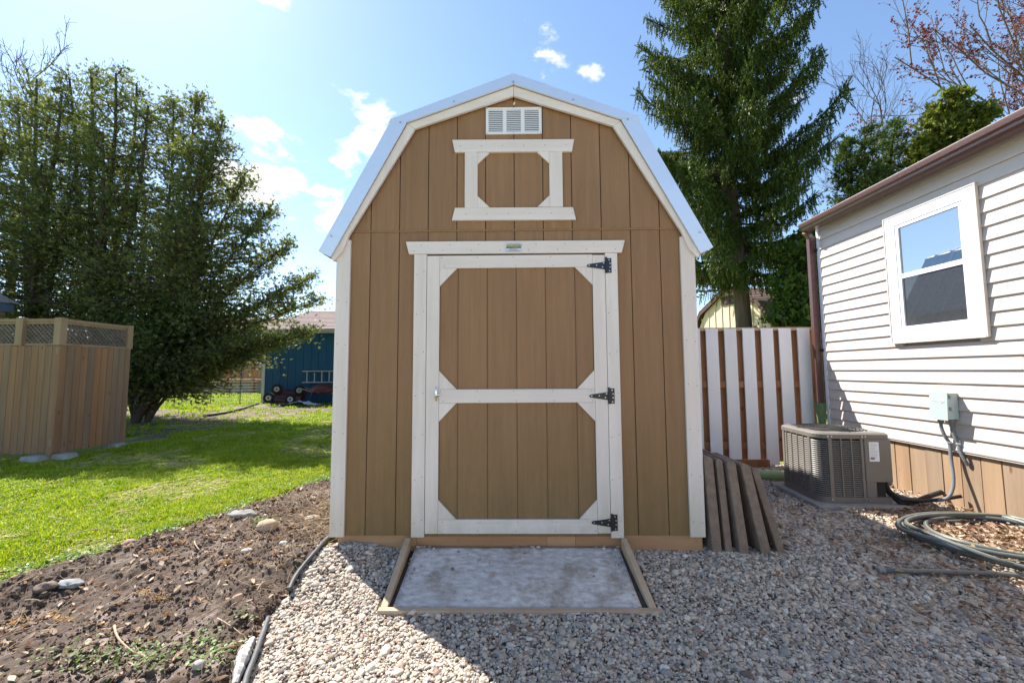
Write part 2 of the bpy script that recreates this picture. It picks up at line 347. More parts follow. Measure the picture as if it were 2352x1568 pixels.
MT['thatch'] = leafy('pale thatch', [(0, (0.46, 0.40, 0.16)), (0.5, (0.6, 0.5, 0.24)), (1, (0.36, 0.40, 0.08))], 0.8, 0.2)
MT['deadleaf'] = leafy('dead leaf', [(0, (0.14, 0.07, 0.04)), (0.3, (0.34, 0.22, 0.14)), (0.6, (0.48, 0.36, 0.25)), (0.85, (0.56, 0.45, 0.33)), (1, (0.12, 0.055, 0.035))], 0.75, 0.2, tcol=(1.1, 0.9, 0.7))
MT['weed'] = leafy('weed leaf', [(0, (0.10, 0.19, 0.035)), (0.5, (0.16, 0.27, 0.06)), (1, (0.22, 0.32, 0.12))], 0.5, 0.35)
MT['rustmoss'] = leafy('dried moss', [(0, (0.28, 0.13, 0.05)), (0.5, (0.4, 0.22, 0.09)), (1, (0.45, 0.32, 0.12))], 0.9, 0.2)
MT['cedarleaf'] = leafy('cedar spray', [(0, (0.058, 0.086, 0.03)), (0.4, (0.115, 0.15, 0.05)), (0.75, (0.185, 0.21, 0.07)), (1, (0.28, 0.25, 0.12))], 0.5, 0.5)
MT['cedardark'] = leafy('dark arborvitae spray', [(0, (0.03, 0.055, 0.014)), (0.5, (0.055, 0.095, 0.02)), (0.9, (0.09, 0.14, 0.03)), (1, (0.14, 0.17, 0.04))], 0.55, 0.38)  # darker green than the cedar spray
MT['yellowleaf'] = leafy('yellow green spray', [(0, (0.06, 0.085, 0.015)), (0.5, (0.13, 0.165, 0.03)), (1, (0.22, 0.23, 0.05))], 0.6, 0.42)
MT['spruce'] = leafy('spruce needles', [(0, (0.02, 0.04, 0.009)), (0.4, (0.045, 0.075, 0.014)), (0.8, (0.085, 0.125, 0.02)), (1, (0.17, 0.21, 0.04))], 0.5, 0.32)
MT['bud'] = leafy('red maple bud', [(0, (0.06, 0.012, 0.02)), (0.5, (0.14, 0.025, 0.03)), (1, (0.34, 0.085, 0.075))], 0.6, 0.3, tcol=(1.2, 0.8, 0.8))
MT['shrubleaf'] = leafy('shrub leaf', [(0, (0.04, 0.08, 0.015)), (0.5, (0.07, 0.13, 0.025)), (1, (0.12, 0.18, 0.035))], 0.5, 0.35)
MT['grassblade'] = leafy('grass blade', [(0, (0.17, 0.26, 0.012)), (0.45, (0.27, 0.36, 0.016)), (0.85, (0.36, 0.41, 0.035)), (1, (0.5, 0.45, 0.14))], 0.55, 0.45, island=False, tcol=(1.2, 1.25, 0.4))
def glass_mat(nm, col, ior):
    mt, N, L = new_mat(nm); out = N.new('ShaderNodeOutputMaterial'); b = N.new('ShaderNodeBsdfPrincipled')
    b.inputs['Base Color'].default_value = c4(col); b.inputs['Roughness'].default_value = 0.015; b.inputs['IOR'].default_value = ior
    L.new(b.outputs[0], out.inputs['Surface']); return mt
MT['glass'] = glass_mat('dark window glass', (0.018, 0.024, 0.034), 1.9); MT['glassup'] = glass_mat('reflective window glass', (0.03, 0.06, 0.11), 4.5)
def pebble_mat():
    mt, N, L = new_mat('river pebbles'); out = N.new('ShaderNodeOutputMaterial'); b = N.new('ShaderNodeBsdfPrincipled'); b.inputs['Roughness'].default_value = 0.7
    oi = N.new('ShaderNodeObjectInfo')
    r = ramp_node(N, [(0, (0.42, 0.33, 0.24)), (0.14, (0.62, 0.51, 0.385)), (0.28, (0.31, 0.28, 0.25)), (0.42, (0.55, 0.45, 0.335)), (0.56, (0.23, 0.215, 0.205)), (0.66, (0.74, 0.64, 0.51)), (0.78, (0.42, 0.33, 0.24)), (0.88, (0.12, 0.095, 0.075)), (0.94, (0.36, 0.20, 0.13)), (1, (0.72, 0.64, 0.54))])
    L.new(oi.outputs['Random'], r.inputs['Fac'])
    v = coords(N, L); n = tex_noise(N, L, v, 3.0, 5); hs = N.new('ShaderNodeHueSaturation'); mr = N.new('ShaderNodeMapRange')
    mr.inputs['To Min'].default_value = 0.7; mr.inputs['To Max'].default_value = 1.2; L.new(n, mr.inputs['Value']); L.new(mr.outputs[0], hs.inputs['Value']); L.new(r.outputs['Color'], hs.inputs['Color'])
    L.new(hs.outputs['Color'], b.inputs['Base Color']); L.new(b.outputs[0], out.inputs['Surface']); return mt
MT['pebble'] = pebble_mat()
MT['unseengravel'] = surf('unseen packed pebbles', (0.28, 0.23, 0.175), (0.46, 0.38, 0.30), 45, rough=0.95, bump=0.8, bscale=60)
MT['gravelbed'] = surf('gravel fines', (0.05, 0.038, 0.028), (0.12, 0.095, 0.07), 60, rough=0.95, bump=1.0, bscale=90)
MT['soil'] = surf('garden soil', (0.07, 0.047, 0.033), (0.135, 0.097, 0.072), 9, rough=0.95, bump=1.0, bscale=70, speck=(4.5, 0.56, (0.25, 0.20, 0.165), 0.12))
MT['clod'] = surf('soil clod', (0.08, 0.055, 0.039), (0.15, 0.108, 0.082), 3, rough=0.95, bump=0.6, bscale=9)
MT['duff'] = surf('leaf strewn earth', (0.07, 0.05, 0.036), (0.19, 0.14, 0.10), 14, rough=0.95, bump=1.0, bscale=40, speck=(30, 0.6, (0.3, 0.23, 0.16), 0.08))
def ground_mat():
    mt, N, L = new_mat('lawn earth'); out = N.new('ShaderNodeOutputMaterial'); b = N.new('ShaderNodeBsdfPrincipled'); b.inputs['Roughness'].default_value = 0.95
    v = coords(N, L); n1 = tex_noise(N, L, v, 0.8, 8, 0.65); n2 = tex_noise(N, L, v, 22, 6, 0.7)
    r1 = ramp_node(N, [(0.35, (0.15, 0.22, 0.018)), (0.58, (0.22, 0.27, 0.03)), (0.66, (0.42, 0.36, 0.18))]); L.new(n1, r1.inputs['Fac'])
    r2 = ramp_node(N, [(0.3, (0.55, 0.55, 0.5)), (0.7, (1.2, 1.2, 1.2))]); L.new(n2, r2.inputs['Fac'])
    mx = N.new('ShaderNodeMix'); mx.data_type = 'RGBA'; mx.blend_type = 'MULTIPLY'; mx.inputs[0].default_value = 1
    L.new(r1.outputs[0], mx.inputs[6]); L.new(r2.outputs[0], mx.inputs[7]); L.new(mx.outputs[2], b.inputs['Base Color'])
    bp = N.new('ShaderNodeBump'); bp.inputs['Strength'].default_value = 0.8; bp.inputs['Distance'].default_value = 0.03; L.new(n2, bp.inputs['Height']); L.new(bp.outputs[0], b.inputs['Normal'])
    L.new(b.outputs[0], out.inputs['Surface']); return mt
MT['ground'] = ground_mat()
def stone_mat(name, a, b_): return surf(name, a, b_, 9, rough=0.85, bump=0.5, bscale=40)

# ------------------------------------------------------------------ scatter with geometry nodes (for uncountable stuff only)
def scatter(name, P, ROT, SCL, IDX, sources, label, cat):
    hid = bpy.data.collections.new(name + ' shapes')
    for s in sources: hid.objects.link(s)
    me = bpy.data.meshes.new(name); me.from_pydata([tuple(map(float, p)) for p in P], [], [])
    for nm, typ, arr in (('rot', 'FLOAT_VECTOR', ROT), ('scl', 'FLOAT_VECTOR', SCL)):
        at = me.attributes.new(nm, typ, 'POINT'); at.data.foreach_set('vector', np.asarray(arr, np.float32).ravel())
    at = me.attributes.new('pick', 'INT', 'POINT'); at.data.foreach_set('value', np.asarray(IDX, np.int32))
    o = link(bpy.data.objects.new(name, me)); props(o, label, cat, kind='stuff')
    ng = bpy.data.node_groups.new(name + ' scatter', 'GeometryNodeTree')
    ng.interface.new_socket('Geometry', in_out='INPUT', socket_type='NodeSocketGeometry'); ng.interface.new_socket('Geometry', in_out='OUTPUT', socket_type='NodeSocketGeometry')
    N, L = ng.nodes, ng.links
    gi = N.new('NodeGroupInput'); go = N.new('NodeGroupOutput'); ip = N.new('GeometryNodeInstanceOnPoints')
    ci = N.new('GeometryNodeCollectionInfo'); ci.inputs['Collection'].default_value = hid; ci.inputs['Separate Children'].default_value = True; ci.inputs['Reset Children'].default_value = True
    L.new(gi.outputs[0], ip.inputs['Points']); L.new(ci.outputs[0], ip.inputs['Instance']); ip.inputs['Pick Instance'].default_value = True
    def na(nm, t):
        n = N.new('GeometryNodeInputNamedAttribute'); n.data_type = t; n.inputs['Name'].default_value = nm; return n.outputs['Attribute']
    er = N.new('FunctionNodeEulerToRotation'); L.new(na('rot', 'FLOAT_VECTOR'), er.inputs[0]); L.new(er.outputs[0], ip.inputs['Rotation'])
    L.new(na('scl', 'FLOAT_VECTOR'), ip.inputs['Scale']); L.new(na('pick', 'INT'), ip.inputs['Instance Index'])
    L.new(ip.outputs[0], go.inputs[0])
    md = o.modifiers.new('scatter', 'NODES'); md.node_group = ng
    return o
def src_mesh(name, V, F, mt, smooth_=False):
    me = bpy.data.meshes.new(name); me.from_pydata([tuple(map(float, v)) for v in V], [], [tuple(map(int, f)) for f in F]); me.materials.append(mt)
    if smooth_: me.polygons.foreach_set('use_smooth', [True] * len(me.polygons))
    return bpy.data.objects.new(name, me)
def ico(sub):
    bm = bmesh.new(); bmesh.ops.create_icosphere(bm, subdivisions=sub, radius=1.0)
    V = np.array([v.co[:] for v in bm.verts]); F = [tuple(v.index for v in f.verts) for f in bm.faces]; bm.free(); return V, F
def lumpy(V, amp, freq, seed):
    out = []
    for p in V:
        q = Vector(p) * freq + Vector((seed * 3.1, seed * 1.7, seed * 0.9)); out.append(np.array(p) * (1 + amp * mnoise.fractal(q, 0.8, 2.0, 4)))
    return np.array(out)
def poly_sdf(px, py, poly):
    poly = np.asarray(poly); n = len(poly); d = np.full(px.shape, 1e9); ins = np.zeros(px.shape, bool)
    for i in range(n):
        ax, ay = poly[i]; bx, by = poly[(i + 1) % n]; ex, ey = bx - ax, by - ay
        t = np.clip(((px - ax) * ex + (py - ay) * ey) / (ex * ex + ey * ey + 1e-12), 0, 1)
        d = np.minimum(d, np.hypot(px - ax - t * ex, py - ay - t * ey))
        c = (ay > py) != (by > py); xx = ex * (py - ay) / (ey if abs(ey) > 1e-12 else 1e-12) + ax
        ins ^= c & (px < xx)
    return np.where(ins, -d, d)
def fnoise(x, y, s, o=4, seed=0.0):
    return np.array([mnoise.fractal(Vector((a * s + seed, b * s - seed, seed * 0.37)), 0.9, 2.0, o) for a, b in zip(x.ravel(), y.ravel())]).reshape(x.shape)
def in_view(P, margin=60):
    q = P - CAM; z = q @ AF; x = 1176 + FPX * (q @ AR) / z; y = 784 - FPX * (q @ AU) / z
    return (z > 0.1) & (x > -margin) & (x < 2352 + margin) & (y > -margin) & (y < 1568 + margin)

# ================================================================== THE SETTING
BED = [on_g(*p)[:2] for p in ((0, 1338), (160, 1290), (330, 1238), (480, 1190), (600, 1150), (690, 1120), (752, 1100))] + [np.array([-1.27, 1.75]), np.array([-1.27, 0.05])] + \
      [on_g(*p)[:2] for p in ((755, 1262), (705, 1305), (668, 1365), (645, 1400), (612, 1430), (590, 1490), (562, 1568))] + [np.array([-1.0, -1.55]), np.array([-3.9, -1.9]), np.array([-3.6, -0.9])]
EDGE = np.array(BED[9:17])
def gravel_left(y):
    o = np.argsort(EDGE[:, 1]); return np.interp(y, EDGE[o, 1], EDGE[o, 0])
def build_ground():
    def axis(a, b, fine, ext):
        core = np.arange(a, b + 1e-6, fine); k = np.cumsum(fine * 1.22 ** np.arange(1, 46)); k = k[k < ext]
        return np.concatenate([(a - k)[::-1], core, b + k])
    xs = axis(-9, 4.5, 0.12, 900); ys = axis(-2.4, 9, 0.12, 1400)
    X, Y = np.meshgrid(xs, ys); Z = gh(X, Y) - 0.012
    near = (np.abs(X) < 14) & (np.abs(Y) < 22)
    n = fnoise(X, Y, 0.9, 3); Z = Z + np.where(near, 0.025 * n * smooth(0.2, 1.5, poly_sdf(X, Y, [(-1.4, -3), (4.2, -3), (4.2, 5), (-1.4, 5)])), 0)
    nx, ny = len(xs), len(ys); i = np.arange(nx * ny).reshape(ny, nx)
    F = np.stack([i[:-1, :-1], i[:-1, 1:], i[1:, 1:], i[1:, :-1]], -1).reshape(-1, 4)
    o = raw_mesh('ground', np.stack([X, Y, Z], -1).reshape(-1, 3), F, MT['ground'], smooth_=True); props(o, kind='structure')
def build_bed():
    st = 0.011; xs = np.arange(-3.7, -1.0, st); ys = np.arange(-1.5, 1.85, st); X, Y = np.meshgrid(xs, ys)
    d = -poly_sdf(X, Y, BED)
    n1 = fnoise(X, Y, 2.2, 4, 3.0); n2 = fnoise(X, Y, 9, 5, 8.0); n3 = fnoise(X, Y, 34, 3, 1.0)
    rough = 0.35 + 0.65 * smooth(-0.15, 0.35, fnoise(X, Y, 1.6, 3, 21.0))
    m = smooth(-0.04, 0.14, d + 0.05 * n2)
    Z = gh(X, Y) - 0.03 + m * (0.062 + 0.03 * n1 + 0.026 * np.abs(n2) * rough + 0.013 * n3 * rough)
    keep = d > -0.10
    nx, ny = len(xs), len(ys); i = np.arange(nx * ny).reshape(ny, nx)
    F = np.stack([i[:-1, :-1], i[:-1, 1:], i[1:, 1:], i[1:, :-1]], -1).reshape(-1, 4); F = F[keep.reshape(-1)[F].all(1)]
    u = np.unique(F); mp = np.full(nx * ny, -1); mp[u] = np.arange(len(u))
    o = raw_mesh('soil_bed', np.stack([X, Y, Z], -1).reshape(-1, 3)[u], mp[F], MT['soil'], smooth_=True); props(o, kind='structure')
    return lambda x, y: Z[np.clip(((np.asarray(y) - ys[0]) / st).astype(int), 0, ny - 1), np.clip(((np.asarray(x) - xs[0]) / st).astype(int), 0, nx - 1)]
HXW = 3.765
GRAVEL = [(-1.27, 0.03)] + [tuple(p) for p in EDGE[1:]] + [(-0.95, -1.6), (3.77, -1.6), (3.77, 2.5), (1.2, 2.5), (1.2, 0.03)]
def build_gravel():
    xs = np.arange(-1.4, 3.8, 0.05); ys = np.arange(-1.7, 2.6, 0.05); X, Y = np.meshgrid(xs, ys)
    Z = gh(X, Y) + 0.004 + 0.012 * fnoise(X, Y, 2.5, 3, 5.0); keep = poly_sdf(X, Y, GRAVEL) < 0.06
    nx, ny = len(xs), len(ys); i = np.arange(nx * ny).reshape(ny, nx)
    F = np.stack([i[:-1, :-1], i[:-1, 1:], i[1:, 1:], i[1:, :-1]], -1).reshape(-1, 4); F = F[keep.reshape(-1)[F].all(1)]
    o = raw_mesh('gravel_bed', np.stack([X, Y, Z], -1).reshape(-1, 3), F, MT['gravelbed'], smooth_=True); props(o, kind='structure')
    dr = MB(); dr.xy([(-1.02, -1.62), (HXW, -1.62), (HXW, -14.0), (-5.5, -14.0), (-5.5, -3.2), (-1.6, -2.6)], -0.30, -0.093); props(dr.build('unseen_gravel', MT['unseengravel']), kind='structure')  # unseen gravel behind the camera, added to bounce warm light onto the shed
    src = []
    V0, F0 = ico(2)
    for k in range(8):
        V = lumpy(V0, 0.22, 1.1, k + 1) * np.array([1, 0.78 + 0.1 * (k % 3), 0.5 + 0.1 * (k % 2)]); src.append(src_mesh('pebble', V, F0, MT['pebble'], True))
    n = 380000; px = rng.uniform(-1.35, 3.78, n); py = rng.uniform(-1.35, 2.45, n)
    dist = np.hypot(px - CAM[0], py - CAM[1])
    ok = (poly_sdf(px, py, GRAVEL) < 0.01) & (rng.random(n) < np.clip(2.6 / dist, 0, 1))
    ok &= ~((np.abs(px - 0.005) < 0.76) & (py > -0.53)) & ~((px > 2.60) & (px < 3.3) & (py > 0.78) & (py < 1.46))
    mould = smooth(0.0, 0.5, (px - 2.55) + 0.45 * np.clip(-py - 0.6, 0, 1) + 0.5 * fnoise(px, py, 2.2, 4, 31.0)) * smooth(0.05, 0.45, 0.3 - py); ok &= rng.random(n) > 0.8 * mould
    z = gh(px, py) + 0.012 * fnoise(px, py, 2.5, 3, 5.0) + rng.uniform(-0.002, 0.012, n)
    P = np.stack([px, py, z], -1); ok &= in_view(P)
    P = P[ok]; dist = dist[ok]
    m_ = 120; rx = rng.uniform(-0.66, 0.66, m_); rt = np.where(rng.random(m_) < 0.6, rng.random(m_) ** 3, rng.random(m_)); rx = np.where(rng.random(m_) < 0.3, np.sign(rx) * (0.67 - 0.05 * rng.random(m_)), rx)
    RP = np.stack([rx, -0.016 - 0.485 * rt, 0.047 - 0.107 * rt], -1); P = np.concatenate([P, RP]); dist = np.concatenate([dist, np.full(m_, 1.0)]); k = len(P)
    s = rng.lognormal(math.log(0.0063), 0.42, k) * np.clip(dist / 2.8, 0.95, 1.25) * (1 + (rng.random(k) < 0.02) * 0.6)
    rot = np.stack([rng.normal(0, 0.35, k), rng.normal(0, 0.35, k), rng.uniform(0, 6.28, k)], -1)
    scatter('gravel', P, rot, np.repeat(s[:, None], 3, 1) * rng.uniform(0.85, 1.2, (k, 3)), rng.integers(0, 8, k), src, 'loose rounded river pebbles in grey and tan covering the yard', 'gravel')
def build_lawn():
    src = []
    for k in range(7):
        V = []; F = []
        for j in range(13):
            a = rng.uniform(0, 6.28); r = rng.uniform(0, 0.045); bx, by = r * math.cos(a), r * math.sin(a); h = rng.uniform(0.022, 0.052); w = rng.uniform(0.0022, 0.0042)
            t = rng.uniform(0, 6.28); lean = rng.uniform(0.1, 0.9) * h; dx, dy = math.cos(t), math.sin(t); q = len(V)
            V += [(bx - dy * w, by + dx * w, -0.01), (bx + dy * w, by - dx * w, -0.01), (bx + dx * lean * 0.35 - dy * w * 0.8, by + dy * lean * 0.35 + dx * w * 0.8, h * 0.6), (bx + dx * lean * 0.35 + dy * w * 0.8, by + dy * lean * 0.35 - dx * w * 0.8, h * 0.6), (bx + dx * lean, by + dy * lean, h * (0.95 if lean < 0.6 * h else 0.75))]
            F += [(q, q + 1, q + 3), (q, q + 3, q + 2), (q + 2, q + 3, q + 4)]
        src.append(src_mesh('grass tuft', V, F, MT['grassblade']))
    n = 95000; r = 2.9 * np.exp(rng.random(n) * math.log(34 / 2.9)); a = np.radians(rng.uniform(-62, -9, n)) + YAW
    px = CAM[0] + r * np.sin(a); py = CAM[1] + r * np.cos(a)
    nz = fnoise(px, py, 0.9, 4, 2.0); nf = fnoise(px, py, 5, 3, 9.0)
    d = poly_sdf(px, py, BED)
    ok = (d + 0.10 * nf > 0.0) & (px < -1.3 - 0 * py)
    ok &= rng.random(n) < np.where(nz > 0.33, 0.25, 1.0)                       # thin, worn patches
    ok &= ~((poly_sdf(px, py, DUFF) < -0.1 + 0.5 * nf) & (rng.random(n) < 0.93))
    ok &= ~((np.abs(px + 8.0) < 1.6) & (py > 2.85) & (py < 5.0)) & ~((py > 12.8) & (px > -10.1) & (px < -4))
    z = gh(px, py) - 0.008 + 0.025 * fnoise(px, py, 0.9, 3) * smooth(0.2, 1.5, poly_sdf(px, py, [(-1.4, -3), (4.2, -3), (4.2, 5), (-1.4, 5)]))
    P = np.stack([px, py, z], -1)[ok]; rr = r[ok]; k = len(P)
    s = np.clip(rr / 5.0, 0.85, 3.2) * rng.uniform(0.7, 1.25, k); sz = np.clip(rr / 9.0, 0.9, 1.7) * rng.uniform(0.6, 1.35, k) * (1 + 0.5 * np.clip(nf[ok], -0.6, 1))
    scatter('lawn_grass', P, np.stack([rng.normal(0, .12, k), rng.normal(0, .12, k), rng.uniform(0, 6.28, k)], -1), np.stack([s, s, sz], -1), rng.integers(0, 7, k), src, 'short bright green lawn grass between the garden bed and the trees', 'grass')
DUFF = [on_z(*p)[:2] for p in ((225, 985), (330, 1012), (500, 985), (640, 965), (790, 945), (800, 925), (600, 922), (450, 940), (300, 930), (100, 930), (-100, 960))]
def build_duff():
    xs = np.arange(-22, -5.5, 0.12); ys = np.arange(3.5, 14, 0.12); X, Y = np.meshgrid(xs, ys); d = -poly_sdf(X, Y, DUFF)
    Z = 0.0 + 0.03 * fnoise(X, Y, 1.2, 4, 4.0) + 0.03 * smooth(-0.3, 0.6, d) - 0.03; keep = d > -0.3
    nx, ny = len(xs), len(ys); i = np.arange(nx * ny).reshape(ny, nx)
    F = np.stack([i[:-1, :-1], i[:-1, 1:], i[1:, 1:], i[1:, :-1]], -1).reshape(-1, 4); F = F[keep.reshape(-1)[F].all(1)]
    o = raw_mesh('bare_earth', np.stack([X, Y, Z], -1).reshape(-1, 3), F, MT['duff'], smooth_=True); props(o, kind='structure')
build_ground(); SOILZ = build_bed(); build_gravel(); build_duff(); build_lawn()

# ================================================================== THE SHED
SH = thing('storage_shed', 'brown barn style storage shed with white trim and a blue grey metal gambrel roof', 'shed', (0, 0, 0))
DEPTH = 3.66
def gable_top(x, off=0.0):
    x = abs(x)
    return (3.19 - (3.19 - 2.945) * x / 0.70 if x <= 0.70 else 2.945 - (2.945 - 2.05) * (x - 0.70) / (1.215 - 0.70)) + off
def build_shed():
    GX = [-1.2] + [-1.0150 + 0.2032 * k for k in range(11)] + [1.2]
    core = MB(); core.xz([(-1.195, 0.11), (1.195, 0.11), (1.195, 2.06), (0.69, 2.92), (0, 3.16), (-0.69, 2.92), (-1.195, 2.06)], 0.012, DEPTH)
    core.build('wall_core', MT['groove'], SH)
    g = 0.0032
    DX0, DX1 = -0.612, 0.632
    def board(x0, x1, z0, y0, seam):
        if seam: pts = [(x0, z0), (x1, z0), (x1, 2.188), (x0, 2.188)]
        else:
            top = [(x1, gable_top(x1) + 0.018)]
            for kx in (0.70, 0.0, -0.70):
                if x0 < kx < x1: top.append((kx, gable_top(kx) + 0.018))
            top.append((x0, gable_top(x0) + 0.018)); pts = [(x0, z0), (x1, z0)] + top
            xi = 0.70 + (2.945 + 0.018 - z0) * 0.515 / 0.895
            if pts[2][1] < z0 + 0.01: pts = [(x0, z0), (xi, z0), pts[-1]]
            elif pts[-1][1] < z0 + 0.01: pts = [(-xi, z0), (x1, z0), pts[2]]
        MB().xz(pts, y0, 0.0125).build('siding_board', MT['brown'], SH)
    for a, b in zip(GX[:-1], GX[1:]):
        a2, b2 = a + g, b - g
        board(a2, b2, 2.2, -0.004, False)
        if b2 <= DX0 or a2 >= DX1: board(a2, b2, 0.113, 0.0, True)
        elif a2 < DX0: board(a2, DX0, 0.113, 0.0, True); MB().box(DX0, b2, 0.0, 0.0125, 2.03, 2.188).build('siding_board', MT['brown'], SH)
        elif b2 > DX1: board(DX1, b2, 0.113, 0.0, True); MB().box(a2, DX1, 0.0, 0.0125, 2.03, 2.188).build('siding_board', MT['brown'], SH)
        else: MB().box(a2, b2, 0.0, 0.0125, 2.03, 2.188).build('siding_board', MT['brown'], SH)
    MB().xz([(-1.148, 2.187), (1.148, 2.187), (1.148, 2.1985), (-1.148, 2.1985)], -0.006, 0.012).build('seam_strip', MT['brown'], SH)
    # side walls and rear wall in boards
    for sx in (-1, 1):
        y = 0.05
        while y < DEPTH - 0.05:
            y1 = min(y + 0.2, DEPTH - 0.02)
            MB().box(sx * 1.1955, sx * 1.209, y, y1, 0.11, 2.04).build('siding_board', MT['brown'], SH) if sx > 0 else MB().box(-1.209, -1.1955, y, y1, 0.11, 2.04).build('siding_board', MT['brown'], SH)
            y += 0.2032
    for a, b in zip(GX[:-1], GX[1:]):
        zt = min(gable_top(a), gable_top(b)) - 0.03
        MB().box(a + g, b - g, DEPTH, DEPTH + 0.012, 0.11, zt).build('siding_board', MT['brown'], SH)
    # corner boards
    for s in (-1, 1):
        x0, x1 = sorted((s * 1.248, s * 1.15))
        MB().box(x0, x1, -0.02, -0.0005, 0.108, 2.13 if True else 0).build('corner_board', MT['white'], SH, bevel=0.002)
        x0, x1 = sorted((s * 1.2095, s * 1.228)); MB().box(x0, x1, 0.0, 0.1, 0.108, 2.03).build('corner_board', MT['white'], SH)
        x0, x1 = sorted((s * 1.2095, s * 1.228)); MB().box(x0, x1, DEPTH - 0.09, DEPTH + 0.01, 0.108, 2.03).build('corner_board', MT['white'], SH)
    # rake boards (white), front and rear; peak, knee, eave
    for (ya, yb) in ((-0.040, -0.0205), (DEPTH + 0.0125, DEPTH + 0.03)):
        for s in (-1, 1):
            MB().xz([(0.0012 * s, 3.232), (0.0012 * s, 3.160), (s * 0.702, 2.925), (s * 0.755, 2.962)], ya, yb).build('rake_board', MT['white_h'], SH)
            MB().xz([(s * 0.7555, 2.960), (s * 0.7025, 2.923), (s * 1.155, 2.155), (s * 1.2, 2.04), (s * 1.262, 1.972), (s * 1.275, 2.0)], ya, yb).build('rake_board', MT['white'], SH)
    # metal roof sheets with ribs
    P0, P1, P2 = np.array([0, 3.262]), np.array([0.862, 2.968]), np.array([1.345, 2.03])
    for s in (-1, 1):
        for A, B, rows in ((P0, P1, 'u'), (P1 - [0.012, 0.012], P2, 'l')):
            d = (B - A) / np.linalg.norm(B - A); nrm = np.array([-d[1], d[0]]) if d[0] * 0 + 1 else 0
            nrm = np.array([-d[1], d[0]]); nrm = nrm if nrm[1] > 0 else -nrm
            q = MB(); q.xz([(s * A[0], A[1]), (s * B[0], B[1]), (s * (B[0] - nrm[0] * .02), B[1] - nrm[1] * .02), (s * (A[0] - nrm[0] * .02), A[1] - nrm[1] * .02)], -0.045, DEPTH + 0.05)
            yy = 0.1
            sh = q.build('roof_sheet', MT['metal'], SH)
            while yy < DEPTH:
                r = MB(); a = A + nrm * 0.0; b = B + nrm * 0.0
                pr = [(-0.03, 0), (-0.012, 0.019), (0.012, 0.019), (0.03, 0)]
                pts = [(s * (a[0] + nrm[0] * h), yy + o_, a[1] + nrm[1] * h) for o_, h in pr]
                r.ext(pts, (s * (b[0] - a[0]), 0, b[1] - a[1])); r.build('rib', MT['metal'], sh); yy += 0.2286
    # front metal rake trim, upper piece laps the lower one
    for s in (-1, 1):
        ft = MB(); ft.xz([(s * 0.0008, 3.312), (s * 0.872, 2.985), (s * 0.885, 2.955), (s * 0.752, 2.9635), (s * 0.0008, 3.2335)], -0.062, -0.0455)
        ft.xz([(s * 0.0008, 3.312), (s * 0.872, 2.985), (s * 0.872, 2.980), (s * 0.0008, 3.307)], -0.0455, 0.06)
        ft.build('rake_flashing', MT['metal'], SH)
        ft = MB(); ft.xz([(s * 0.872, 2.970), (s * 1.358, 2.040), (s * 1.273, 1.9985), (s * 0.757, 2.9615)], -0.059, -0.0455)
        ft.xz([(s * 0.872, 2.970), (s * 1.358, 2.040), (s * 1.354, 2.037), (s * 0.868, 2.967)], -0.0455, 0.06)
        ft.build('rake_flashing', MT['metal'], SH)
        for px_, pz_ in ((0.42 * 1.0, 3.105), (0.80, 2.957), (1.27, 2.145)):
            MB().cyl((s * px_, -0.058, pz_), (s * px_, -0.069, pz_), 0.007, 6).build('screw', MT['steel'], SH)
        cap = MB(); cap.xz([(0.0008 * s, 3.321), (s * 0.235, 3.236), (s * 0.235, 3.230), (0.0008 * s, 3.314)], -0.05, DEPTH + 0.05); cap.build('ridge_cap', MT['metal'], SH)
        MB().xz([(s * 0.205, 3.2465), (s * 0.245, 3.2315), (s * 0.245, 3.2), (s * 0.205, 3.2)], -0.042, 0.0).build('closure_strip', MT['dark'], SH)
    MB().cyl((0, -0.058, 3.243), (0, -0.071, 3.243), 0.008, 6).build('screw', MT['steel'], SH)
    # foundation timbers
    for x0, x1 in ((-1.2, -0.672), (-0.670, 0.205), (0.207, 0.395), (0.397, 1.238)):
        MB().box(x0, x1, 0.012, 0.05, -0.14, 0.1085).build('foundation_timber', MT['skid'], SH)
    for x in (-1.16, -0.4, 0.4, 1.16): MB().box(x - 0.045, x + 0.045, 0.06, DEPTH - 0.02, -0.1, 0.109).build('foundation_timber', MT['skid'], SH)
    # door header and casings
    MB().xz([(-0.759, 2.111), (0.767, 2.106), (0.744, 2.0195), (-0.737, 2.0225)], -0.027, -0.0005).build('door_header', MT['white_h'], SH, bevel=0.002)
    MB().box(-0.700, -0.6125, -0.022, -0.0005, 0.108, 2.021).build('door_casing', MT['white'], SH, bevel=0.002)
    MB().box(0.6285, 0.712, -0.022, -0.0005, 0.104, 2.0185).build('door_casing', MT['white'], SH, bevel=0.002)
    MB().box(-0.612, 0.632, 0.004, 0.0115, 0.113, 2.03).build('door_opening', MT['dark'], SH)
    MB().box(-0.61, 0.627, -0.004, 0.003, 0.108, 0.128).build('door_sill', MT['brown'], SH)
    # door
    dl, dr, zb, zt = -0.609, 0.6255, 0.131, 2.0095
    door = MB().box(dl + 0.003, dr - 0.003, -0.002, 0.0035, zb + 0.003, zt - 0.003).build('door', MT['groove'], SH)
    sl_, sr_ = -0.521, 0.5395
    gr = [sl_] + [-0.395 - 0.02 + 0.0 + 0.2024 * k + 0.021 - 0.226 * 0 for k in range(5)] + [sr_]
    gr = [sl_, -0.394, -0.191, 0.011, 0.213, 0.418, sr_]
    for a, b in zip(gr[:-1], gr[1:]): MB().box(a + 0.003, b - 0.003, -0.006, -0.0022, zb + 0.01, zt - 0.01).build('door_board', MT['brown'], door)
    MB().box(dl, sl_ - 0.0008, -0.0215, -0.0065, zb, zt).build('door_stile', MT['white'], door, bevel=0.0015)
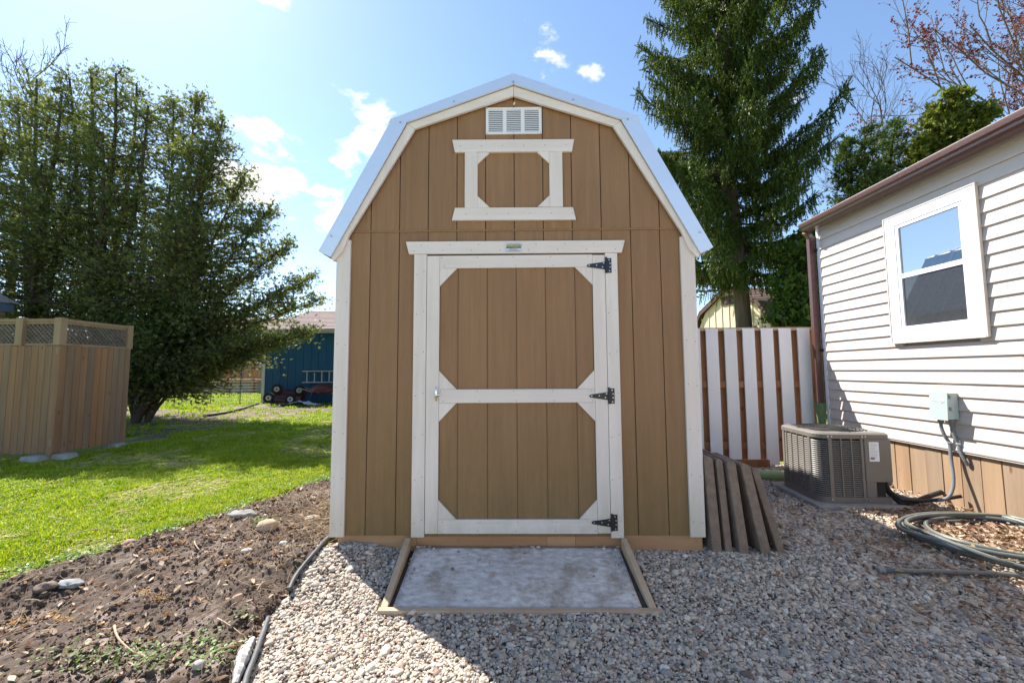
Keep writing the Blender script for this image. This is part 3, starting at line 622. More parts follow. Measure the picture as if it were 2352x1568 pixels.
    MB().box(sr_ + 0.0008, dr, -0.0215, -0.0065, zb + 0.003, zt - 0.004).build('door_stile', MT['white'], door, bevel=0.0015)
    for z0, z1 in ((zb, 0.222), (0.991, 1.0825), (1.921, zt)): MB().box(sl_ + 0.0008, sr_ - 0.0008, -0.021, -0.0065, z0, z1).build('door_rail', MT['white_h'], door, bevel=0.0015)
    for z0, dz in ((0.2235, 1), (0.9895, -1), (1.084, 1), (1.9195, -1)):
        for x0, dx in ((sl_ + 0.001, 1), (sr_ - 0.001, -1)):
            MB().xz([(x0, z0), (x0 + dx * 0.118, z0), (x0, z0 + dz * 0.124)], -0.0205, -0.0065).build('gusset', MT['white'], door)
    # strap hinges
    for z in (1.93, 1.035, 0.205):
        h = MB(); x = 0.634
        h.xz([(x + 0.004, z - 0.052), (x + 0.036, z - 0.052), (x + 0.036, z + 0.05), (x + 0.004, z + 0.05)], -0.0265, -0.0222)
        h.tube([(x, -0.028, z - 0.054), (x, -0.028, z + 0.056)], 0.0075, 10)
        h.xz([(x, z - 0.03), (x, z + 0.026), (x - 0.125, z + 0.009), (x - 0.134, z + 0.001), (x - 0.131, z - 0.008), (x - 0.122, z - 0.011)], -0.0262, -0.0222)
        ho = h.build('hinge', MT['blackiron'], SH)
        for sx_, sz_ in ((-0.118, 0.0), (-0.067, 0.001), (-0.018, 0.015), (-0.026, -0.012), (0.020, 0.038), (0.026, 0.013), (0.026, -0.013), (0.022, -0.04)):
            MB().cyl((x + sx_, -0.0262, z + sz_), (x + sx_, -0.0295, z + sz_), 0.0045, 8).build('screw', MT['steel'], ho)
    # T handle lock
    hx, hz = -0.535, 1.05
    hd = MB(); hd.tube([(hx + 0.004, -0.0215, hz - 0.004), (hx + 0.004, -0.03, hz - 0.004)], 0.014, 12)
    prof = [(0.052, 0.002), (0.044, 0.0065), (0.02, 0.0085), (-0.004, 0.0095), (-0.014, 0.009)]
    hd.tube([(hx, -0.043 - 0.2 * r, hz + t) for t, r in prof], [r for t, r in prof], 10)
    ho = hd.build('door_handle', MT['chrome'], door, smooth_=True)
    h2 = MB(); h2.tube([(hx, -0.044, hz - 0.014), (hx + 0.001, -0.044, hz - 0.03), (hx + 0.003, -0.042, hz - 0.044)], [0.0088, 0.0085, 0.003], 10); h2.build('handle_end', MT['brass'], door, smooth_=True)
    # maker's sticker on the header
    sx0, sx1, sz0, sz1 = on_y(1160, 730, -0.027)[0], on_y(1201, 730, -0.027)[0], on_y(1180, 581, -0.027)[2], on_y(1180, 557.5, -0.027)[2]
    sz1 = min(sz1, 2.105); sz0 = max(sz0, 2.028)
    st = MB().box(sx0, sx1, -0.0285, -0.0271, sz0, sz1).build('sticker', MT['stickerblue'], SH)
    w, hh = sx1 - sx0, sz1 - sz0
    MB().box(sx0 + 0.1 * w, sx0 + 0.92 * w, -0.0291, -0.0287, sz0 + 0.56 * hh, sz0 + 0.80 * hh).build('sticker_plate', MT['plategold'], st)
    MB().box(sx0 + 0.08 * w, sx0 + 0.93 * w, -0.0294, -0.0287, sz0 + 0.43 * hh, sz0 + 0.55 * hh).build('sticker_band', MT['plateblack'], st)
    def text(body, size, x, z, y, mat, parent, name):
        cu = bpy.data.curves.new(name, 'FONT'); cu.body = body; cu.size = size; cu.align_x = 'CENTER'; cu.align_y = 'CENTER'; cu.extrude = 0.0002
        to = bpy.data.objects.new('tmp_text', cu); COL.objects.link(to); bpy.context.view_layer.update()
        me = bpy.data.meshes.new_from_object(to.evaluated_get(bpy.context.evaluated_depsgraph_get())); bpy.data.objects.remove(to)
        me.transform(Matrix.Translation((x, y, z)) @ Matrix.Rotation(math.pi / 2, 4, 'X')); me.materials.clear(); me.materials.append(mat)
        o = bpy.data.objects.new(name, me); link(o, parent, (0, 0, 0)); return o
    text('OLD HICKORY', 0.0165, sx0 + 0.55 * w, sz0 + 0.68 * hh, -0.0294, MT['plateblack'], st, 'lettering')
    text('BUILDINGS', 0.007, sx0 + 0.6 * w, sz0 + 0.49 * hh, -0.0297, MT['plategold'], st, 'lettering')
    text('A Tradition of Quality', 0.0098, sx0 + 0.5 * w, sz0 + 0.89 * hh, -0.029, MT['print'], st, 'lettering')
    for k, (f0, f1) in enumerate(((0.3, 0.68), (0.25, 0.7), (0.2, 0.82), (0.06, 0.9))):
        z = sz0 + (0.33 - 0.085 * k) * hh; MB().box(sx0 + f0 * w, sx0 + f1 * w, -0.029, -0.0287, z, z + 0.0022).build('print_line', MT['print'], st)
    # loft frame
    lf = MB().box(-0.347, 0.34, -0.0052, -0.0045, 2.3, 2.8).build('loft_frame', MT['groove'], SH)
    bpy.data.objects.remove(lf)
    lf = MB().xz([(-0.438, 2.848), (0.428, 2.841), (0.412, 2.752), (-0.419, 2.757)], -0.024, -0.0045).build('loft_frame', MT['white_h'], SH)
    MB().xz([(-0.416, 2.351), (0.412, 2.346), (0.431, 2.257), (-0.438, 2.262)], -0.024, -0.0045).build('loft_sill', MT['white_h'], lf)
    MB().box(-0.348, -0.2585, -0.0225, -0.0045, 2.3515, 2.7555).build('loft_stile', MT['white'], lf); MB().box(0.2505, 0.342, -0.0225, -0.0045, 2.350, 2.752).build('loft_stile', MT['white'], lf)
    for x0, dx in ((-0.2577, 1), (0.2497, -1)):
        for z0, dz in ((2.3517, 1), (2.7535, -1)): MB().xz([(x0, z0), (x0 + dx * 0.062, z0), (x0 + dx * 0.085, z0 + dz * 0.002), (x0, z0 + dz * 0.083)], -0.0217, -0.0045).build('gusset', MT['white'], lf)
    nl = MB()
    def nail(x, z, y, r=0.0032): nl.cyl((x, y, z), (x, y - 0.0012, z), r, 6)
    for s_ in (-1, 1):
        for z in np.arange(0.2, 2.0, 0.3): nail(s_ * 1.17, z + 0.01 * s_, -0.0198); nail(s_ * 1.228, z, -0.0198)
    for z in np.arange(0.2, 2.0, 0.28): nail(-0.68, z, -0.0218); nail(-0.63, z + 0.02, -0.0218); nail(0.645, z, -0.0218); nail(0.695, z + 0.015, -0.0218)
    for z in (0.15, 0.205, 1.005, 1.07, 1.935, 1.995):
        for x in (-0.5, -0.25, 0.0, 0.26, 0.52): nail(x + 0.01 * math.sin(z * 40 + x), z, -0.0208)
    for x in np.arange(-0.7, 0.72, 0.2): nail(x, 2.045, -0.0268); nail(x + 0.05, 2.085, -0.0268)
    for x in np.arange(-0.38, 0.4, 0.15): nail(x, 2.80, -0.0238); nail(x + 0.04, 2.305, -0.0238)
    for xg in GX[1:-1]:
        for z in (2.215, 2.17): nail(xg + 0.02, z, -0.0038 if z > 2.2 else 0.0002, 0.003)
    no = nl.build('nails', MT['nail'], SH); no['kind'] = 'stuff'
    # gable vent, three columns of louvres
    vx0, vx1, vz0, vz1 = -0.200, 0.2, 2.893, 3.092
    v = MB()
    colx = [(vx0 + 0.02, vx0 + 0.122), (vx0 + 0.149, vx0 + 0.251), (vx0 + 0.278, vx0 + 0.380)]
    v.box(vx0, vx1, -0.012, -0.0045, vz0, vz0 + 0.016); v.box(vx0, vx1, -0.012, -0.0045, vz1 - 0.016, vz1)
    for a, b in ((vx0, colx[0][0]), (colx[0][1], colx[1][0]), (colx[1][1], colx[2][0]), (colx[2][1], vx1)): v.box(a, b, -0.012, -0.0045, vz0 + 0.016, vz1 - 0.016)
    vo = v.build('gable_vent', MT['vent'], SH)
    MB().box(vx0 + 0.01, vx1 - 0.01, -0.0062, -0.0046, vz0 + 0.01, vz1 - 0.01).build('vent_screen', MT['dark'], vo)
    for a, b in colx:
        for k in range(12):
            z = vz0 + 0.018 + k * 0.01395
            MB().ext([(a, -0.0065, z + 0.0125), (a, -0.0125, z + 0.0055), (a, -0.0135, z), (a, -0.0115, z), (a, -0.0062, z + 0.008)], (b - a, 0, 0)).build('louver', MT['vent'], vo)
    for sx_, sz_ in ((-0.19, 3.085), (0.19, 3.085), (-0.19, 2.9), (0.19, 2.9), (0, 3.088), (0, 2.897)): MB().cyl((sx_, -0.012, sz_), (sx_, -0.0145, sz_), 0.0035, 6).build('screw', MT['steel'], vo)
    MB().xz([(-0.004, 3.118), (0.003, 3.112), (0.012, 3.128), (0.006, 3.142)], -0.006, -0.0045).build('paint_chip', MT['vent'], SH)
build_shed()

# ramp
def build_ramp():
    R = thing('door_ramp', 'low ramp of pale boards with a stained white panel below the shed door', 'ramp', (0, -0.27, -0.1))
    ya, za, yb, zb = -0.012, 0.104, -0.515, -0.058
    for x, xb in ((-0.722, -0.712), (0.712, 0.733)):
        p = MB(); w = 0.019
        p.add([(x - w, ya, za), (x + w, ya, za), (x + w, ya, za - 0.085), (x - w, ya, za - 0.085), (xb - w, yb, zb), (xb + w, yb, zb), (xb + w, yb, zb - 0.05), (xb - w, yb, zb - 0.05)],
              [(0, 1, 5, 4), (1, 2, 6, 5), (2, 3, 7, 6), (3, 0, 4, 7), (0, 3, 2, 1), (4, 5, 6, 7)])
        p.build('side_rail', MT['ramplumber'], R, bevel=0.003)
    MB().box(-0.737, 0.765, yb - 0.037, yb - 0.001, -0.125, zb + 0.002).build('front_board', MT['ramplumber'], R, bevel=0.003)
    # panel: slightly warped sheet between the rails
    xs = np.linspace(-0.668, 0.676, 40); ts = np.linspace(0, 1, 24); X, T = np.meshgrid(xs, ts)
    Y = -0.016 + T * (yb + 0.014 + 0.016); Z = 0.043 + T * (zb - 0.006 - 0.043) + 0.003 * fnoise(X, T, 2.0, 3)
    n = len(xs) * len(ts); i = np.arange(n).reshape(len(ts), len(xs)); top = np.stack([X, Y, Z], -1).reshape(-1, 3); bot = top - [0, 0, 0.02]
    F = np.stack([i[1:, :-1], i[1:, 1:], i[:-1, 1:], i[:-1, :-1]], -1).reshape(-1, 4); Fb = F[:, ::-1] + n
    rim = np.concatenate([i[0], i[1:, -1], i[-1, -2::-1], i[-2:0:-1, 0]]); rn = np.roll(rim, -1); Fs = np.stack([rim, rn, rn + n, rim + n], -1)
    raw_mesh('ramp_panel', np.concatenate([top, bot]), np.concatenate([F, Fb, Fs]), MT['ramppanel'], R, smooth_=False)
build_ramp()

# ================================================================== NEIGHBOURING HOUSE ON THE RIGHT
HX = 3.75; HY1 = 2.13; HY0 = -6.0
HO = thing('mobile_home', 'cream vinyl sided house with brown gutter and wooden skirting beside the gravel', 'house', (HX, 0.5, 0))
def build_house():
    MB().box(HX + 0.03, HX + 5.0, HY0, HY1 - 0.02, 0.45, 3.0).build('wall_core', MT['vinyl'], HO)
    MB().box(HX + 0.09, HX + 4.9, HY0 + 0.05, HY1 - 0.05, 0.0, 0.45).build('crawl_space', MT['dark'], HO)
    z = 0.512; k = 0; ex = 0.1135
    MB().box(HX - 0.012, HX + 0.029, HY0, HY1, 0.497, 0.5115).build('starter_strip', MT['vinyl'], HO)
    while z < 2.95:
        z1 = min(z + ex, 2.985)
        pr = [(HX - 0.017, z), (HX - 0.018, z + 0.006), (HX - 0.002, z1 + 0.002), (HX + 0.028, z1 + 0.002), (HX + 0.028, z)]; jy = random.choice((-0.35, -0.1, 0.12, 0.28, -0.6)) + random.uniform(-0.05, 0.05)
        segs = [(HY0, jy, 0.0), (jy - 0.02, HY1, 0.0016)]
        if z1 > 1.5 and z < 2.66: segs = [(HY0, jy, 0.0), (jy - 0.02, 0.5, 0.0016), (1.17, HY1, 0.0016)]
        for ya, yb_, o_ in segs: q = MB(); q.ext([(a - o_, ya, b + o_ * 0.3) for a, b in pr], (0, yb_ - ya, 0)); q.build('siding_board', MT['vinyl'], HO)
        z += ex; k += 1
    MB().box(HX - 0.022, HX + 0.05, HY1 + 0.001, HY1 + 0.04, 0.497, 2.98).build('corner_post', MT['winframe'], HO)
    # end wall siding (faces the fence)
    z = 0.512
    while z < 2.9:
        MB().ext([(HX + 0.05, HY1 + 0.012, z), (HX + 0.05, HY1 - 0.002, z + ex), (HX + 0.05, HY1 - 0.019, z + ex), (HX + 0.05, HY1 - 0.019, z)], (4.9, 0, 0)).build('siding_board', MT['vinyl'], HO); z += ex
    # skirting planks
    y = HY1 - 0.03; i = 0
    while y > -3.2:
        w = 0.1475; t = random.uniform(-0.007, 0.007); t2 = random.uniform(-0.007, 0.007); xo = HX + 0.012 + random.uniform(0, 0.006)
        MB().yz([(y, -0.06), (y - w + 0.006, -0.06), (y - w + 0.006 + t, 0.496), (y + t2 * 0.5, 0.496)], xo, xo + 0.022).build('skirt_board', MT['skirt'], HO); y -= w + 0.002; i += 1
    # soffit, fascia, K-style gutter, roof
    GYE = HY1 + 0.05
    MB().box(HX - 0.10, HX + 0.03, HY0, GYE - 0.02, 2.985, 3.0).build('soffit', MT['winframe'], HO)
    MB().box(HX - 0.115, HX - 0.095, HY0, GYE, 2.90, 3.035).build('fascia', MT['gutter'], HO)
    gx = HX - 0.116
    pr = [(gx, 2.90), (gx - 0.06, 2.90), (gx - 0.075, 2.922), (gx - 0.078, 2.942), (gx - 0.098, 2.957), (gx - 0.105, 2.985), (gx - 0.105, 3.0), (gx - 0.092, 3.0), (gx - 0.092, 2.988), (gx - 0.06, 2.93), (gx, 2.93)]
    q = MB(); q.ext([(a, HY0, b) for a, b in pr], (0, GYE - HY0, 0)); gt = q.build('gutter', MT['gutter'], HO)
    q = MB(); q.ext([(a, GYE + 0.0005, b) for a, b in ((gx, 2.90), (gx - 0.06, 2.90), (gx - 0.078, 2.925), (gx - 0.105, 2.975), (gx - 0.105, 3.0), (gx, 3.02))], (0, 0.003, 0)); q.build('end_cap', MT['gutter'], gt)
    MB().ext([(gx - 0.03, HY0, 3.034), (gx - 0.028, HY0, 3.046), (HX + 2.6, HY0, 3.72), (HX + 2.6, HY0, 3.70)], (0, GYE + 0.06 - HY0, 0)).build('roof', MT['roofgrit'], HO)
    MB().ext([(HX + 2.601, HY0, 3.70), (HX + 2.601, HY0, 3.72), (HX + 5.3, HY0, 3.02), (HX + 5.3, HY0, 3.0)], (0, GYE + 0.06 - HY0, 0)).build('roof', MT['roofgrit'], HO)
    MB().ext([(HX + 0.03, HY1 - 0.02, 3.0005), (HX + 2.6, HY1 - 0.02, 3.69), (HX + 5.0, HY1 - 0.02, 3.05)], (0, -0.05, 0)).build('gable_wall', MT['vinyl'], HO)
    # downspout
    dx, dy = HX - 0.058, HY1 + 0.085
    d = MB(); d.box(dx - 0.036, dx + 0.036, dy - 0.028, dy + 0.028, 0.74, 2.86); d.bar((gx - 0.045, dy - 0.05, 2.905), (dx, dy, 2.845), 0.06, 0.05, (0, 1, 0.001)); ds = d.build('downspout', MT['gutter'], HO, bevel=0.006)
    for z in (2.66, 1.42): MB().box(dx + 0.02, dx + 0.085, dy - 0.06, dy - 0.0285, z, z + 0.03).build('bracket', MT['blackiron'], ds)
    pts = [(dx, dy, 0.80), (dx, dy, 0.76), (dx, dy, 0.62), (dx, dy, 0.56)]; rad = [0.06, 0.06, 0.046, 0.045]
    zc = 0.55; j = 0
    while zc > 0.06: pts.append((dx - 0.0, dy, zc)); rad.append(0.05 if j % 2 else 0.041); zc -= 0.016; j += 1
    q = MB(); q.tube(pts, rad, 14); q.build('drain_adapter', MT['greenpvc'], ds)
build_house()
def build_window():
    wn_ = MB()  # outer flat trim as the window body, in four lengths
    y0, y1, z0, z1 = 0.435, 1.235, 1.465, 2.69; iy0, iy1, iz0, iz1 = 0.53, 1.135, 1.575, 2.60
    x0, x1 = HX - 0.040, HX - 0.0195
    wn_.box(x0, x1, y0, iy0, z0, z1); wn_.box(x0, x1, iy1, y1, z0, z1); wn_.box(x0, x1, iy0, iy1, z0, iz0); wn_.box(x0, x1, iy0, iy1, iz1, z1)
    w = wn_.build('window', MT['winframe'], HO)
    MB().box(HX - 0.045, HX - 0.0195, y0 - 0.012, y0 - 0.0005, z0 - 0.012, z1 + 0.012).build('j_channel', MT['vinyl'], w)
    MB().box(HX - 0.045, HX - 0.0195, y1 + 0.0005, y1 + 0.012, z0 - 0.012, z1 + 0.012).build('j_channel', MT['vinyl'], w)
    MB().box(HX - 0.048, HX - 0.0195, y0 - 0.0003, y1 + 0.0003, z0 - 0.016, z0 - 0.0005).build('sill', MT['vinyl'], w)
    MB().box(HX - 0.045, HX - 0.0195, y0 - 0.0003, y1 + 0.0003, z1 + 0.0005, z1 + 0.012).build('j_channel', MT['vinyl'], w)
    s = 0.034; zm = 2.095
    f = MB(); xa, xb = HX - 0.034, HX + 0.02
    f.box(xa, xb, iy0 + 0.0005, iy0 + s, iz0 + 0.0005, iz1 - 0.0005); f.box(xa, xb, iy1 - s, iy1 - 0.0005, iz0 + 0.0005, iz1 - 0.0005)
    f.box(xa, xb, iy0 + s, iy1 - s, iz0 + 0.0005, iz0 + s); f.box(xa, xb, iy0 + s, iy1 - s, iz1 - s, iz1 - 0.0005)
    f.build('sash_frame', MT['winframe'], w)
    MB().box(HX - 0.030, HX + 0.02, iy0 + s + 0.0005, iy1 - s - 0.0005, zm - 0.024, zm + 0.02).build('meeting_rail', MT['winframe'], w)
    MB().box(HX - 0.021, HX - 0.0188, iy0 + s + 0.0005, iy1 - s - 0.0005, zm + 0.0205, iz1 - s - 0.0005).build('pane', MT['glassup'], w)
    MB().box(HX - 0.0188, HX - 0.0168, iy0 + s + 0.0005, iy1 - s - 0.0005, iz0 + s + 0.0005, zm - 0.0245).build('pane', MT['glass'], w)
    q = MB(); z = iz0 + s + 0.01
    while z < zm - 0.035: q.box(HX - 0.0222, HX - 0.0219, iy0 + s + 0.004, iy1 - s - 0.004, z, z + 0.0016); z += 0.0065
    o = q.build('insect_screen', MT['screenmesh'], w); o['kind'] = 'stuff'
MT['screenmesh'] = surf('grey screen thread', (0.07, 0.075, 0.085), (0.16, 0.165, 0.175), 22, (1, 2, 6), 0.8)
build_window()

def build_electric():
    B = thing('electrical_box', 'pale grey green electrical disconnect box on the cream siding with two grey conduits', 'electrical box', (HX - 0.03, 0.77, 0.78))
    x0, x1, y0, y1, z0, z1 = HX - 0.118, HX - 0.019, 0.705, 0.845, 0.775, 1.0
    c = MB(); c.ext([(x0, y0, z0), (x1, y0, z0 + 0.005), (x1, y0, z1), (x0 + 0.012, y0, z1)], (0, y1 - y0, 0)); c.build('cabinet', MT['boxgrey'], B, bevel=0.004)
    ld = MB(); ld.ext([(x0 - 0.004, y0 - 0.004, z0 - 0.006), (x0 + 0.0, y0 - 0.004, z0 - 0.006), (x0 + 0.0115, y0 - 0.004, z1 + 0.004), (x0 + 0.006, y0 - 0.004, z1 + 0.004)], (0, y1 - y0 + 0.008, 0)); lo = ld.build('cover', MT['boxgrey'], B)
    a = MB(); zz = z0 + 0.155
    def fx(z): return x0 - 0.0055 + (z - z0) * 0.045
    for p, q in (((0.832, zz + .004), (0.745, zz + .004)), ((0.745, zz + 0.004), (0.751, zz + 0.02)), ((0.751, zz + 0.02), (0.722, zz)), ((0.722, zz), (0.751, zz - 0.02)), ((0.751, zz - 0.02), (0.745, zz - 0.004)), ((0.745, zz - 0.004), (0.832, zz - 0.004))):
        a.bar((fx(p[1]), p[0], p[1]), (fx(q[1]), q[0], q[1]), 0.002, 0.002, (1, 0, 0.01))
    a.build('embossed_arrow', MT['sticker'], lo)
    for z in (z1 - 0.05, z1 - 0.15): MB().box(x0 + 0.02, x0 + 0.035, y0 - 0.0045, y0 - 0.0005, z, z + 0.03).build('knockout', MT['conduit'], B)
    for yc, path in ((0.815, [(0, .815, .775), (0, .815, .70), (.012, .80, .62), (.03, .79, .575), (.03, .785, .52), (0.02, .775, .42), (0, .75, .30), (-.03, .735, .2), (-.07, .75, .12), (-.13, .83, .075), (-.2, .93, .06), (-0.3, 0.98, 0.09)]),
                     (0.745, [(0.02, .745, .775), (0.02, .745, .70), (.028, .735, .62), (.04, .725, .575), (.04, .72, .52), (.05, .70, .45), (0.07, .69, .40)])):
        pts = [np.array([HX - 0.065 + a_, b_, c_]) for a_, b_, c_ in path]; dense = []
        for i in range(len(pts) - 1):
            p0, p1, p2, p3 = pts[max(i - 1, 0)], pts[i], pts[i + 1], pts[min(i + 2, len(pts) - 1)]
            for t in np.linspace(0, 1, 14, endpoint=False): dense.append(0.5 * ((2 * p1) + (-p0 + p2) * t + (2 * p0 - 5 * p1 + 4 * p2 - p3) * t * t + (-p0 + 3 * p1 - 3 * p2 + p3) * t ** 3))
        q = MB(); q.tube(dense, [0.0135 if i % 2 else 0.0118 for i in range(len(dense))], 10); cd_ = q.build('conduit', MT['conduit'], B)
        MB().cyl(pts[0] + [0, 0, 0.002], pts[0] - [0, 0, 0.03], 0.021, 10).build('connector', MT['conduit'], cd_); MB().cyl(pts[3] + [0, 0, 0.008], pts[3] - [0, 0, 0.008], 0.0165, 10).build('clamp', MT['alu'], cd_)
build_electric()

# ------------------------------------------------------------------ air conditioner
def build_ac():
    A = thing('air_conditioner', 'taupe central air conditioning condenser on a concrete pad beside the house', 'air conditioner', (2.95, 1.13, 0.0))
    ang = math.radians(-4); ca, sa = math.cos(ang), math.sin(ang)
    def tr(x, y): return (2.95 + x * ca - y * sa, 1.125 + x * sa + y * ca)
    H = 0.295; r = 0.10
    def outline(off=0.0, n=7):
        h = H + off; rr = r + off; pts = []
        for cx_, cy_, a0 in ((h - 0.03 - off, -h + 0.03 + off, -90), (h - rr, h - rr, 0), (-h + rr, h - rr, 90), (-h + rr, -h + rr, 180)):
            q = 0.03 + off if a0 == -90 else rr
            for j in range(n + 1):
                a = math.radians(a0 + 90 * j / n); pts.append((cx_ + q * math.cos(a), cy_ + q * math.sin(a)))
        return pts
    z0, z1 = 0.065, 0.645
    pad = [tr(-0.36, -0.38), tr(0.38, -0.38), tr(0.38, 0.38), tr(-0.36, 0.38)]
    MB().xy(pad, -0.04, 0.052).build('pad', MT['concrete'], A, bevel=0.008)
    MB().xy([tr(*p) for p in outline(0.006)], 0.0525, 0.105).build('base_pan', MT['acbody'], A)
    MB().xy([tr(*p) for p in outline(-0.03)], 0.10, z1 - 0.04).build('coil', MT['acdark'], A)
    tc_ = MB(); o1 = [tr(*p) for p in outline(0.008)]; o2 = [tr(*p) for p in outline(-0.012)]; n = len(o1)
    rows = [([tr(*p) for p in outline(0.006)], z1 - 0.045), (o1, z1 - 0.04), (o1, z1 - 0.008), (o2, z1 + 0.006), ([tr(p[0] * 0.86, p[1] * 0.86) for p in outline(-0.012)], z1 + 0.012), ([tr(p[0] * 0.80, p[1] * 0.80) for p in outline(-0.012)], z1 - 0.01)]
    vs_ = [(p[0], p[1], z) for o_, z in rows for p in o_]; fs = []
    for k in range(len(rows) - 1):
        for j in range(n): fs.append((k * n + j, k * n + (j + 1) % n, (k + 1) * n + (j + 1) % n, (k + 1) * n + j))
    tc_.add(vs_, fs); tc_.build('top_cover', MT['acbody'], A)
    fg = MB()
    for k in range(9):
        rr = 0.05 + 0.026 * k; fg.tube([(*tr(rr * math.cos(t), rr * math.sin(t)), z1 + 0.014 - 0.00 * k) for t in np.linspace(0, 2 * math.pi, 33)], 0.0028, 4, False)
    for k in range(12):
        t = k * math.pi / 6; fg.tube([(*tr(0.02 * math.cos(t), 0.02 * math.sin(t)), z1 + 0.018), (*tr(0.275 * math.cos(t), 0.275 * math.sin(t)), z1 + 0.01)], 0.003, 4)
    fg.build('fan_guard', MT['acdark'], A)
    MB().xy([tr(0.05 * math.cos(t), 0.05 * math.sin(t)) for t in np.linspace(0, 6.28, 16, endpoint=False)], z1 - 0.06, z1 + 0.012).build('fan_motor', MT['acdark'], A)
    # louvres follow the outline; front edge, left side, rear
    path = outline(0.0, 7); path = path + [path[0]]
    P = []
    for a, b in zip(path[:-1], path[1:]):
        L_ = math.hypot(b[0] - a[0], b[1] - a[1]); k = max(1, int(L_ / 0.03))
        for j in range(k): P.append((a[0] + (b[0] - a[0]) * j / k, a[1] + (b[1] - a[1]) * j / k))
    P.append(path[0])
    def outward(i):
        a = P[max(i - 1, 0)]; b = P[min(i + 1, len(P) - 1)]; t = (b[0] - a[0], b[1] - a[1]); l = math.hypot(*t) + 1e-9; return (t[1] / l, -t[0] / l)
    lv = MB(); z = 0.112
    panel = [i for i in range(len(P)) if not (P[i][1] < -H + 0.035 and P[i][0] > 0.155) and not (P[i][0] > H - 0.02 and P[i][1] < -0.05)]
    runs = []; cur = [panel[0]]
    for i in panel[1:]:
        if i == cur[-1] + 1: cur.append(i)
        else: runs.append(cur); cur = [i]
    runs.append(cur)
    while z < z1 - 0.058:
        for run in runs:
            vs_ = []; fs = []
            for i in run:
                ox, oy = outward(i)
                for off, dz in ((-0.004, 0.0088), (0.0045, 0.0005), (0.003, -0.0015), (-0.0055, 0.007)): vs_.append((*tr(P[i][0] + ox * off, P[i][1] + oy * off), z + dz))
            for k in range(len(run) - 1):
                for j in range(4): fs.append((k * 4 + j, k * 4 + (j + 1) % 4, k * 4 + 4 + (j + 1) % 4, k * 4 + 4 + j))
            lv.add(vs_, fs)
        z += 0.0178
    o = lv.build('louver_grille', MT['acbody'], A); o['kind'] = 'stuff'
    # vertical ribs dividing the grille into panels
    def post(px, py, nx, ny, w):
        t = (-ny, nx); q = [(px + t[0] * w / 2 + nx * 0.006, py + t[1] * w / 2 + ny * 0.006), (px - t[0] * w / 2 + nx * 0.006, py - t[1] * w / 2 + ny * 0.006), (px - t[0] * w / 2 - nx * 0.02, py - t[1] * w / 2 - ny * 0.02), (px + t[0] * w / 2 - nx * 0.02, py + t[1] * w / 2 - ny * 0.02)]
        MB().xy([tr(*a) for a in q], 0.1055, z1 - 0.0455).build('grille_post', MT['acbody'], A)
    for x, w in ((-0.19, 0.03), (-0.10, 0.009), (-0.015, 0.009), (0.07, 0.02)): post(x, -H, 0, -1, w)
    for y, w in ((-0.19, 0.03), (-0.11, 0.008), (-0.02, 0.008), (0.07, 0.008), (0.15, 0.008), (0.2, 0.03)): post(-H, y, -1, 0, w)
    # control panel at the right of the front
    cp = [(0.09, -H - 0.006), (H + 0.008, -H - 0.006), (H + 0.008, -H + 0.28), (0.20, -H + 0.28), (0.09, -H + 0.02)]
    MB().xy([tr(*p) for p in cp], 0.235, z1 - 0.046).build('service_panel', MT['acbody'], A, bevel=0.004)
    MB().xy([tr(0.095, -H - 0.002), tr(0.17, -H - 0.002), tr(0.17, -H + 0.03), tr(0.095, -H + 0.03)], 0.1055, 0.2345).build('grille_post', MT['acbody'], A)
    def onface(name, x0, x1, zz0, zz1, m_, off, parent=A):
        return MB().xy([tr(x0, -H - 0.006 - off), tr(x1, -H - 0.006 - off), tr(x1, -H - 0.0055), tr(x0, -H - 0.0055)], zz0, zz1).build(name, m_, parent)
    lb = onface('label', 0.125, 0.205, 0.41, 0.575, MT['sticker'], 0.0015)
    for k in range(11): onface('print_line', 0.132, 0.132 + random.uniform(0.04, 0.066), 0.562 - k * 0.0125, 0.564 - k * 0.0125, MT['print'], 0.0022, lb)
    onface('print_block', 0.132, 0.165, 0.425, 0.445, MT['print'], 0.0023, lb)
    for x, z in ((-0.21, z1 - 0.024), (-0.18, z1 - 0.024), (0.07, z1 - 0.024), (0.095, z1 - 0.024), (-0.2, 0.085), (0.06, 0.085), (0.1, 0.085)):
        p = tr(x, -H - 0.012); q = tr(x, -H - 0.017); MB().cyl((p[0], p[1], z), (q[0], q[1], z), 0.006, 6).build('bolt', MT['steel'], A)
    # refrigerant and power lines to the house
    a = tr(0.27, -0.25)
    for k, (dz, e) in enumerate(((0.0, (HX - 0.02, 0.74, 0.14)), (-0.03, (HX + 0.0, 0.92, 0.12)))):
        pts = [(a[0], a[1] + 0.05 * k, 0.24), (a[0] + 0.02, a[1] - 0.02 + 0.05 * k, 0.16), (a[0] + 0.08, a[1] - 0.05, 0.09 + dz), (a[0] + 0.22, a[1] - 0.07 + 0.06 * k, 0.085 + dz), (HX - 0.12, 0.80 + 0.1 * k, 0.095), e]
        q = MB(); q.tube(pts, 0.014 + 0.006 * k, 8); q.build('refrigerant_line', MT['blackhose'], A, smooth_=True)
build_ac()

